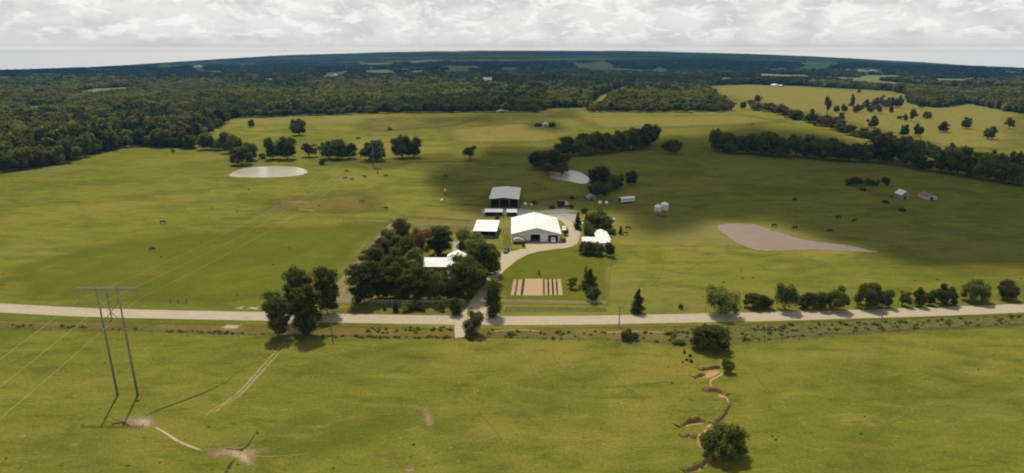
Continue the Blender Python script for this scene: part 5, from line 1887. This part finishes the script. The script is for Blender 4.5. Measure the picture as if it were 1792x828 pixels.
fence('pen_fence', 'pale rail pen fence between the shed and the big barn', [(872, 402), (882, 400), (893, 400)], 1.3, 2.5, M['pipe'], M['pipe'], (1.2, .7), .05)
fence('wire_fence', 'wire fence between the lawn and the pasture below the small house', [(1062, 534), (1066, 500), (1068, 470), (1070, 452)], 1.2, 4, M['wood'], M['wood'], (1.1,), .015, .06)
fence('wire_fence', 'field fence on the pasture side of the road past the cedar', [(1130, 545), (1300, 541), (1480, 536), (1632, 531), (1792, 524)], 1.2, 6, M['wood'], M['wood'],
      (1.1, .6), .015, .06)


# ------------------------------------------------------------------ vehicles
def vehicle(name, label, loc, rz, body, cat='car', pickup=False, group=None):
    """x forward, about 4.8 m long"""
    t = thing(name, label, cat, loc, rz, group)
    if pickup:
        prof = [(-2.7, .55), (2.7, .5), (2.75, .95), (1.35, 1.12), (.75, 1.80), (-.65, 1.84), (-.85, 1.15), (-2.7, 1.15)]
    else:
        prof = [(-2.3, .5), (2.35, .45), (2.4, .85), (1.35, 1.08), (.55, 1.66), (-1.7, 1.70), (-2.3, 1.1)]
    MB().prism(prof, -.9, .9, 'y').build('body', body, t, bev=.09)
    x0, x1 = (-.6, .65) if pickup else (-1.8, .5)
    for s in (-1, 1):
        MB().prism([(x0, 1.18), (x1 + .42, 1.18), (x1, 1.62), (x0 + .1, 1.66)], s * .905 - .012, s * .905 + .012, 'y').build('side_window', M['glass'], t)
        MB().box(2.33, 2.42, s * .62 - .16, s * .62 + .16, .66, .80).build('headlight', M['lamp'], t)
    e = 1.35 if not pickup else 1.35
    MB().add([(e - .04, -.74, 1.17), (e - .04, .74, 1.17), (x1 + .14, .66, 1.66), (x1 + .14, -.66, 1.66), (e + .02, -.74, 1.15), (e + .02, .74, 1.15), (x1 + .2, .66, 1.66), (x1 + .2, -.66, 1.66)],
             [(0, 1, 2, 3), (4, 7, 6, 5), (0, 4, 5, 1), (1, 5, 6, 2), (2, 6, 7, 3), (3, 7, 4, 0)]).build('windscreen', M['glass'], t)
    for x in (-1.5, 1.45):
        for s in (-1, 1):
            w = MB().tube([(x, s * .80 - .11, .36), (x, s * .80 + .13, .36)], .36, 16).build('wheel', M['rubber'], t)
            MB().tube([(x, s * .86 + s * .075, .36), (x, s * .86 + s * .085, .36)], .2, 12).build('rim', M['galv'], w)
    return t


P = G(886, 441)
vehicle('parked_car', 'dark maroon car parked at the edge of the gravel beside the grove', (P.x, P.y, .06), RAD(-100), M['maroon'])
P = G(968, 424)
vehicle('pickup_truck', 'white pickup truck parked half inside the right barn door', (P.x, P.y + 1.0, .07), RAD(-90), M['whitepaint'], 'truck', True)
P = G(1284, 193)
vehicle('parked_car', 'small white car at the end of the woods by the far hedgerow', (P.x, P.y, P.z + .1), RAD(20), M['whitepaint'])
P = G(985, 404)
vehicle('pickup_truck', 'white pickup truck parked along the side wall of the big barn', (P.x + .6, P.y, .06), RAD(84), M['whitepaint'], 'truck', True)

# loaded flatbed at the barn front
P = G(898, 427.5)
fb = thing('flatbed_trailer', 'flatbed trailer with a tan covered load before the left half of the barn front', 'trailer', (P.x, P.y, .03), RAD(6))
MB().box(0, 6.0, 0, 2.2, .75, .92).build('deck', M['wood'], fb)
MB().prism([(.2, .93), (4.9, .93), (4.6, 1.7), (2.6, 2.3), (1.2, 2.45), (.3, 1.8)], .15, 2.05, 'y').build('load', M['tan'], fb, bev=.15)
for x in (.9, 1.9, 4.4):
    for s in (.25, 1.95):
        MB().tube([(x, s - .13, .42), (x, s + .13, .42)], .42, 14).build('wheel', M['rubber'], fb)
MB().tube([(6.0, 1.1, .8), (7.3, 1.1, .6)], .07, 6).build('drawbar', M['rust'], fb)
P = G(919, 424)
wd = thing('hay_wagon', 'low rusty wagon beside the centre barn door', 'wagon', (P.x, P.y, .03), RAD(0))
MB().box(0, 2.6, 0, 1.5, .5, .62).box(0, .08, 0, 1.5, .62, 1.3).build('deck', M['rust'], wd)
for x in (.5, 2.1):
    for s in (.1, 1.4):
        MB().tube([(x, s - .08, .32), (x, s + .08, .32)], .32, 12).build('wheel', M['rubber'], wd)

# stock trailer
P = G(1084, 356)
tr = thing('stock_trailer', 'long silver livestock trailer with a rounded top on the shaded pasture', 'trailer', (P.x, P.y, .03), RAD(22))
prof = [(-1.25, .75), (1.25, .75), (1.25, 2.6), (1.05, 2.95), (.6, 3.1), (-.6, 3.1), (-1.05, 2.95), (-1.25, 2.6)]
MB().prism(prof, .1, 8.6, 'x').build('body', M['alu'], tr, bev=.05)
MB().prism([(p * .9, .8 + (q - .75) * .9) for p, q in prof], 0.0, .098, 'x').build('rear_gate', M['blackpaint'], tr)
for k in range(7):
    MB().box(.8 + k * 1.1, 1.6 + k * 1.1, -1.275, -1.252, 1.75, 2.05).build('vent_slot', M['blackpaint'], tr)
for x in (3.6, 4.5):
    for s in (-1, 1):
        MB().tube([(x, s * 1.1 - .14, .45), (x, s * 1.1 + .14, .45)], .45, 14).build('wheel', M['rubber'], tr)
MB().tube([(8.6, 0, .9), (10.3, 0, .7)], .1, 6).build('drawbar', M['blackpaint'], tr)
MB().box(.1, 8.6, -1.0, 1.0, .55, .748).build('chassis', M['blackpaint'], tr)

# hopper feed bins
for (x, yb, yt, wpx, lab) in ((1150.5, 377, 357.5, 12, 'left galvanised hopper feed bin of two standing on the shaded pasture'),
                              (1162, 375, 353.5, 13, 'right and taller galvanised hopper feed bin of two on the shaded pasture')):
    P = G(x, yb)
    H = CAM_H - P.y * ratio(yt)
    R_b = wpx * .145
    t = thing('feed_bin', lab, 'feed bin', (P.x, P.y, 0), 0, 'hopper feed bins')
    MB().lathe([(.25, 1.0), (R_b, 2.3), (R_b, H - 1.0)], 24).build('tank', M['galv'], t)
    MB().lathe([(R_b + .06, H - 1.0), (R_b * .55, H - .45), (.3, H - .12), (.3, H), (.05, H)], 24).build('roof', M['alu'], t)
    for k in range(5):
        a = k * 1.2566 + .3
        MB().tube([(R_b * .96 * math.cos(a), R_b * .96 * math.sin(a), 0), (R_b * .99 * math.cos(a), R_b * .99 * math.sin(a), 2.6)], .07, 6).build('leg', M['galv'], t)
    for z in (2.9, 3.6, 4.3):
        if z < H - 1.1:
            MB().lathe([(R_b + .015, z - .03), (R_b + .03, z), (R_b + .015, z + .03)], 24).build('hoop', M['galv'], t)
P = G(1161, 379)
t = thing('feed_cart', 'small red feed cart at the foot of the two feed bins', 'cart', (P.x, P.y - .4, .02), RAD(10))
MB().prism([(-1.3, .9), (1.5, .9), (1.2, .45), (-1.0, .45)], -.6, .6, 'y').build('tub', M['red'], t)
for s in (-.65, .65):
    MB().tube([(0, s - .06, .3), (0, s + .06, .3)], .3, 12).build('wheel', M['rubber'], t)
MB().tube([(1.4, 0, .7), (2.3, 0, .3)], .05, 6).build('drawbar', M['rust'], t)

# farm truck behind the barn
P = G(988, 361)
t = thing('farm_truck', 'old farm truck with a dark box body and a pale rounded cab behind the barn', 'truck', (P.x, P.y, .03), RAD(35))
MB().box(-4.2, -.6, -1.1, 1.1, .9, 3.2).build('box_body', M['blackpaint'], t, bev=.05)
cb = MB().prism([(-.5, .7), (2.0, .7), (2.05, 1.3), (1.3, 1.6), (.9, 2.5), (-.3, 2.55), (-.5, 2.3)], -1.0, 1.0, 'y').build('cab', M['whitepaint'], t, bev=.12)
MB().box(-4.2, 2.0, -.5, .5, .55, .698).build('chassis', M['rust'], t)
for s in (-1, 1):
    MB().box(0, .8, s * 1.01 - .01, s * 1.01 + .01, 1.6, 2.3).build('side_window', M['glass'], t)
    for x in (-3.2, 1.2):
        MB().tube([(x, s * .95 - .14, .45), (x, s * .95 + .14, .45)], .45, 14).build('wheel', M['rubber'], t)

# white tanks
for (x, y, w, lab) in ((1050, 356, 6, 'white water tank on the pasture, left one of two by the pond trees'), (1061, 356, 5.5, 'white water tank on the pasture, right one of two by the pond trees'),
                       (919, 359, 6, 'white water tank beside the open hay barn'), (930, 359, 4, 'smaller white water tank past the one by the hay barn'),
                       (1018, 394, 6, 'pale tank under the narrow conifers of the yard'), (1074, 385, 4, 'white tank standing behind the small house trees'),
                       (779, 335, 3.2, 'white upright tank alone on the pasture left of the hay barn'), (824, 409, 3, 'little white tank at the end of the pen fence')):
    P = G(x, y)
    R_b = w * .145
    hh_ = R_b * (1.5 if w > 3.5 else 3.0)
    t = thing('water_tank', lab, 'tank', (P.x, P.y, 0.02), 0, 'white water tanks about the yards')
    MB().lathe([(R_b, 0), (R_b, hh_ * .8), (R_b * .8, hh_ * .93), (R_b * .25, hh_)], 20).build('tank_shell', M['plastic'], t)
    MB().lathe([(R_b * .2, hh_), (R_b * .2, hh_ + .12)], 10).build('lid', M['blackpaint'], t)
t = thing('mail_box', 'small mail box on a post at the mouth of the drive', 'mail box', G(852, 556) + Vector((2.5, 0, .0)), 0)
MB().box(-.05, .05, -.05, .05, 0, 1.05).build('post', M['wood'], t)
MB().prism([(-.1, 1.06), (.1, 1.06), (.1, 1.2), (.06, 1.27), (-.06, 1.27), (-.1, 1.2)], -.25, .25, 'y').build('box', M['blackpaint'], t)


# ------------------------------------------------------------------ cattle
def cow_mesh(mat, graze, name='cow'):
    V = [(0, 0, 1.12), (.55, 0, 1.14), (.85, 0, 1.2), (-.55, 0, 1.15), (-.80, 0, 1.18)]
    R = [.40, .37, .24, .37, .26]
    E = [(0, 1), (1, 2), (0, 3), (3, 4)]

    def add(p, r, par):
        V.append(p)
        R.append(r)
        E.append((par, len(V) - 1))
        return len(V) - 1
    if graze:
        a = add((1.15, 0, .85), .17, 2)
        a = add((1.32, 0, .50), .14, a)
        a = add((1.42, 0, .20), .09, a)
    else:
        a = add((1.15, 0, 1.42), .17, 2)
        a = add((1.38, 0, 1.50), .15, a)
        e1 = add((1.34, .20, 1.56), .04, a)
        e2 = add((1.34, -.20, 1.56), .04, a)
        a = add((1.68, 0, 1.34), .09, a)
    for s in (-1, 1):
        k = add((.60, s * .20, .82), .13, 1)
        k = add((.62, s * .20, .42), .075, k)
        k = add((.60, s * .20, .02), .06, k)
        k = add((-.66, s * .20, .84), .17, 3)
        k = add((-.60, s * .20, .62), .10, k)
        k = add((-.74, s * .20, .40), .07, k)
        k = add((-.70, s * .20, .02), .06, k)
    k = add((-1.02, 0, 1.15), .04, 4)
    k = add((-1.06, 0, .60), .03, k)
    me = bpy.data.meshes.new(name)
    me.from_pydata(V, E, [])
    o = bpy.data.objects.new('tmp', me)
    COL.objects.link(o)
    md = o.modifiers.new('s', 'SKIN')
    for i, r_ in enumerate(R):
        me.skin_vertices[0].data[i].radius = (r_, r_ * (1.0 if i > 4 else .85))
    me.skin_vertices[0].data[0].use_root = True
    md2 = o.modifiers.new('u', 'SUBSURF')
    md2.levels = 1
    md2.render_levels = 1
    dg = bpy.context.evaluated_depsgraph_get()
    ev = o.evaluated_get(dg)
    m2 = bpy.data.meshes.new_from_object(ev)
    m2.name = name
    m2.materials.clear()
    m2.materials.append(mat)
    for p in m2.polygons:
        p.use_smooth = True
        p.material_index = 0
    bpy.data.objects.remove(o)
    return m2


CM = {(c, gr): cow_mesh(M[c], gr) for c in ('cowblack', 'cowred', 'cowwhite') for gr in (True, False)}
COWS = [(607, 302, 'cowblack', 1, 10, 'black cow grazing nearest the left pond side of the herd'), (638, 311.5, 'cowblack', 0, 170, 'black cow standing in the middle of the herd near the far tower'),
        (676, 309.8, 'cowblack', 1, 200, 'black cow grazing right of the far tower'), (604, 314, 'cowred', 1, 30, 'brown cow grazing below the first black cow'),
        (616, 316, 'cowred', 0, 160, 'brown cow standing beside the grazing brown one'), (657, 298, 'cowblack', 1, 20, 'black cow at the foot of the far tower'),
        (664, 298.5, 'cowred', 1, 190, 'brown cow at the foot of the far tower'), (661, 304, 'cowred', 0, 90, 'brown cow just below the pair at the far tower'),
        (780, 311, 'cowblack', 1, 0, 'black cow alone at the edge of the cloud shadow'), (285, 392, 'cowblack', 1, 15, 'black cow on the left pasture below the pond'),
        (267, 439, 'cowblack', 1, 200, 'black cow lowest on the left lush pasture'), (633, 355, 'cowred', 1, 20, 'brown cow alone in the middle of the left pasture'),
        (676, 367, 'cowblack', 1, 160, 'black cow above the far tip of the grove'), (780, 342, 'cowred', 1, 100, 'brown cow just below the white upright tank'),
        (773, 354, 'cowwhite', 0, 80, 'white cow left of the hay barn'), (1390, 352, 'cowblack', 1, 10, 'black cow high on the shaded right pasture'),
        (1467, 383, 'cowblack', 1, 180, 'black cow at the upper left of three on the shaded pasture'), (1494, 389, 'cowblack', 0, 20, 'black cow at the upper right of three on the shaded pasture'),
        (1453, 407, 'cowblack', 1, 160, 'black cow lowest on the shaded right pasture'), (1354, 398, 'cowblack', 1, 0, 'black cow at the upper bank of the brown pond'),
        (1391, 402, 'cowblack', 1, 190, 'black cow a little past the upper bank of the brown pond'), (1210, 200, 'cowblack', 1, 0, 'black cow on the far meadow before the woods'),
        (1316, 219, 'cowblack', 1, 10, 'black cow on the far meadow above the near belt'),
        (1098, 402, 'cowblack', 1, 0, 'black cow on the pasture past the thin cedar'), (1093, 412, 'cowred', 1, 0, 'brown cow below the black one past the thin cedar')]
for (x, y, c, gr, a, lab) in COWS:
    P = G(x, y)
    o = bpy.data.objects.new('cow', CM[(c, bool(gr))])
    link(o)
    o.location, o.rotation_euler = (P.x, P.y, P.z), (0, 0, RAD(a))
    s = 1.15 if y < 420 else 1.0
    o.scale = (s, s, s)
    tag(o, lab, 'cow', 'cattle on the pastures')

# ------------------------------------------------------------------ clouds: the cumulus deck that shades parts of the land (high over the view)
CH = 1350.0
SHX, SHY = CH / math.tan(SUN_EL) * SUN_H.x, CH / math.tan(SUN_EL) * SUN_H.y
P1 = [(745, 300), (800, 285), (860, 262), (1000, 258), (1240, 236), (1330, 222), (1450, 240), (1560, 262), (1640, 290), (1860, 310), (1860, 520), (1632, 472), (1500, 434),
      (1340, 388), (1250, 384), (1190, 404), (1130, 405), (1080, 372), (1000, 366), (905, 377), (846, 379), (800, 362), (770, 345), (750, 325)]
P2_ = [(560, 284), (640, 288), (760, 294), (800, 300), (800, 270), (700, 276), (600, 279)]
P3 = [(740, 210), (860, 196), (1010, 196), (1010, 208), (900, 216), (760, 218)]
P4 = [(925, 212), (985, 214), (980, 232), (920, 226)]
P5 = [(700, 182), (900, 182), (960, 186), (955, 196), (700, 197)]
ys = [215.0]
while ys[-1] < 11500:
    ys.append(ys[-1] + 8 + (ys[-1] - 215) * .034)
ys = np.array(ys)
uc = np.linspace(-1.0, 1.0, 260)
YY, UU = np.meshgrid(ys, uc, indexing='ij')
XX = UU * (YY * .95 + 150)
px, py = project(XX, YY, gz(XX, YY))
wob = (fbm(px / 45, py / 14, 4) - .5) * 26
dns = np.zeros(XX.shape)
for poly, soft, amt in ((P1, 11, 1.0), (P2_, 9, .55), (P3, 8, .5), (P4, 5, .6), (P5, 8, .7)):
    d = poly_dist(px, py, poly) + wob * (soft / 14)
    dns = np.maximum(dns, smooth(d, -soft, soft) * amt)
farn = fbm(XX / 900 + 3, YY / 1500 + 8, 4)
fard = smooth(farn + smooth(YY, 2000, 3200) * .20, .46, .62) * smooth(YY, 1450, 2300)
dns = np.maximum(dns, fard * .95)
vis = dns > .01
top = CH + 60 + 380 * dns * (0.5 + fbm(XX / 120, YY / 120, 3))
bot = CH + 40 - 40 * dns
ids = np.arange(XX.size).reshape(XX.shape)
q = np.stack([ids[:-1, :-1], ids[:-1, 1:], ids[1:, 1:], ids[1:, :-1]], -1).reshape(-1, 4)
q = q[vis.ravel()[q].any(1)]
# each vertex goes where its shadow falls on the wanted ground point
kx, ky = SUN_H.x / math.tan(SUN_EL), SUN_H.y / math.tan(SUN_EL)
g0 = gz(XX, YY)


def deck(z):
    return np.stack([XX + kx * (z - g0), YY + ky * (z - g0), z], -1).reshape(-1, 3)


Vd = np.concatenate([deck(top), deck(bot)])
Fd = np.concatenate([q, q[:, ::-1] + XX.size])
used, inv = np.unique(Fd.ravel(), return_inverse=True)
att = np.concatenate([dns.ravel(), dns.ravel()])[used]
t = NT('cloud')
dif = t.node('ShaderNodeBsdfDiffuse', {'Color': (0.9, 0.9, 0.9)}).outputs[0]
trl = t.node('ShaderNodeBsdfTranslucent', {'Color': (0.85, 0.87, 0.9)}).outputs[0]
mx = t.node('ShaderNodeMixShader', {0: .5, 1: dif, 2: trl}).outputs[0]
a_ = t.math('MULTIPLY', t.attr('dens'), 0.86, True)
CLOUD_M = t.done(t.node('ShaderNodeMixShader', {0: a_, 1: t.node('ShaderNodeBsdfTransparent').outputs[0], 2: mx}).outputs[0])
cl = link(bpy.data.objects.new('clouds', np_mesh('clouds', Vd[used], inv.reshape(-1, 4), [CLOUD_M], vattr={'dens': att}, smooth_=True)))
tag(cl, 'broken cumulus deck high over the fields', None, None, 'stuff')

# ------------------------------------------------------------------ haze
hzm = M_new('haze')
nn_ = hzm.node_tree
ho = nn_.nodes.new('ShaderNodeOutputMaterial')
hv = nn_.nodes.new('ShaderNodeVolumePrincipled')
hv.inputs['Color'].default_value = (0.17, 0.50, 1.0, 1)
hv.inputs['Density'].default_value = 5e-5
hv.inputs['Anisotropy'].default_value = 0.0
nn_.links.new(hv.outputs[0], ho.inputs['Volume'])
HB = MB().box(-17000, 17000, -600, 15400, GROUND_MIN - 1.0, 112.0)
haze = HB.build('haze', hzm)
tag(haze, 'pale blue haze lying over the far woods', None, None, 'stuff')
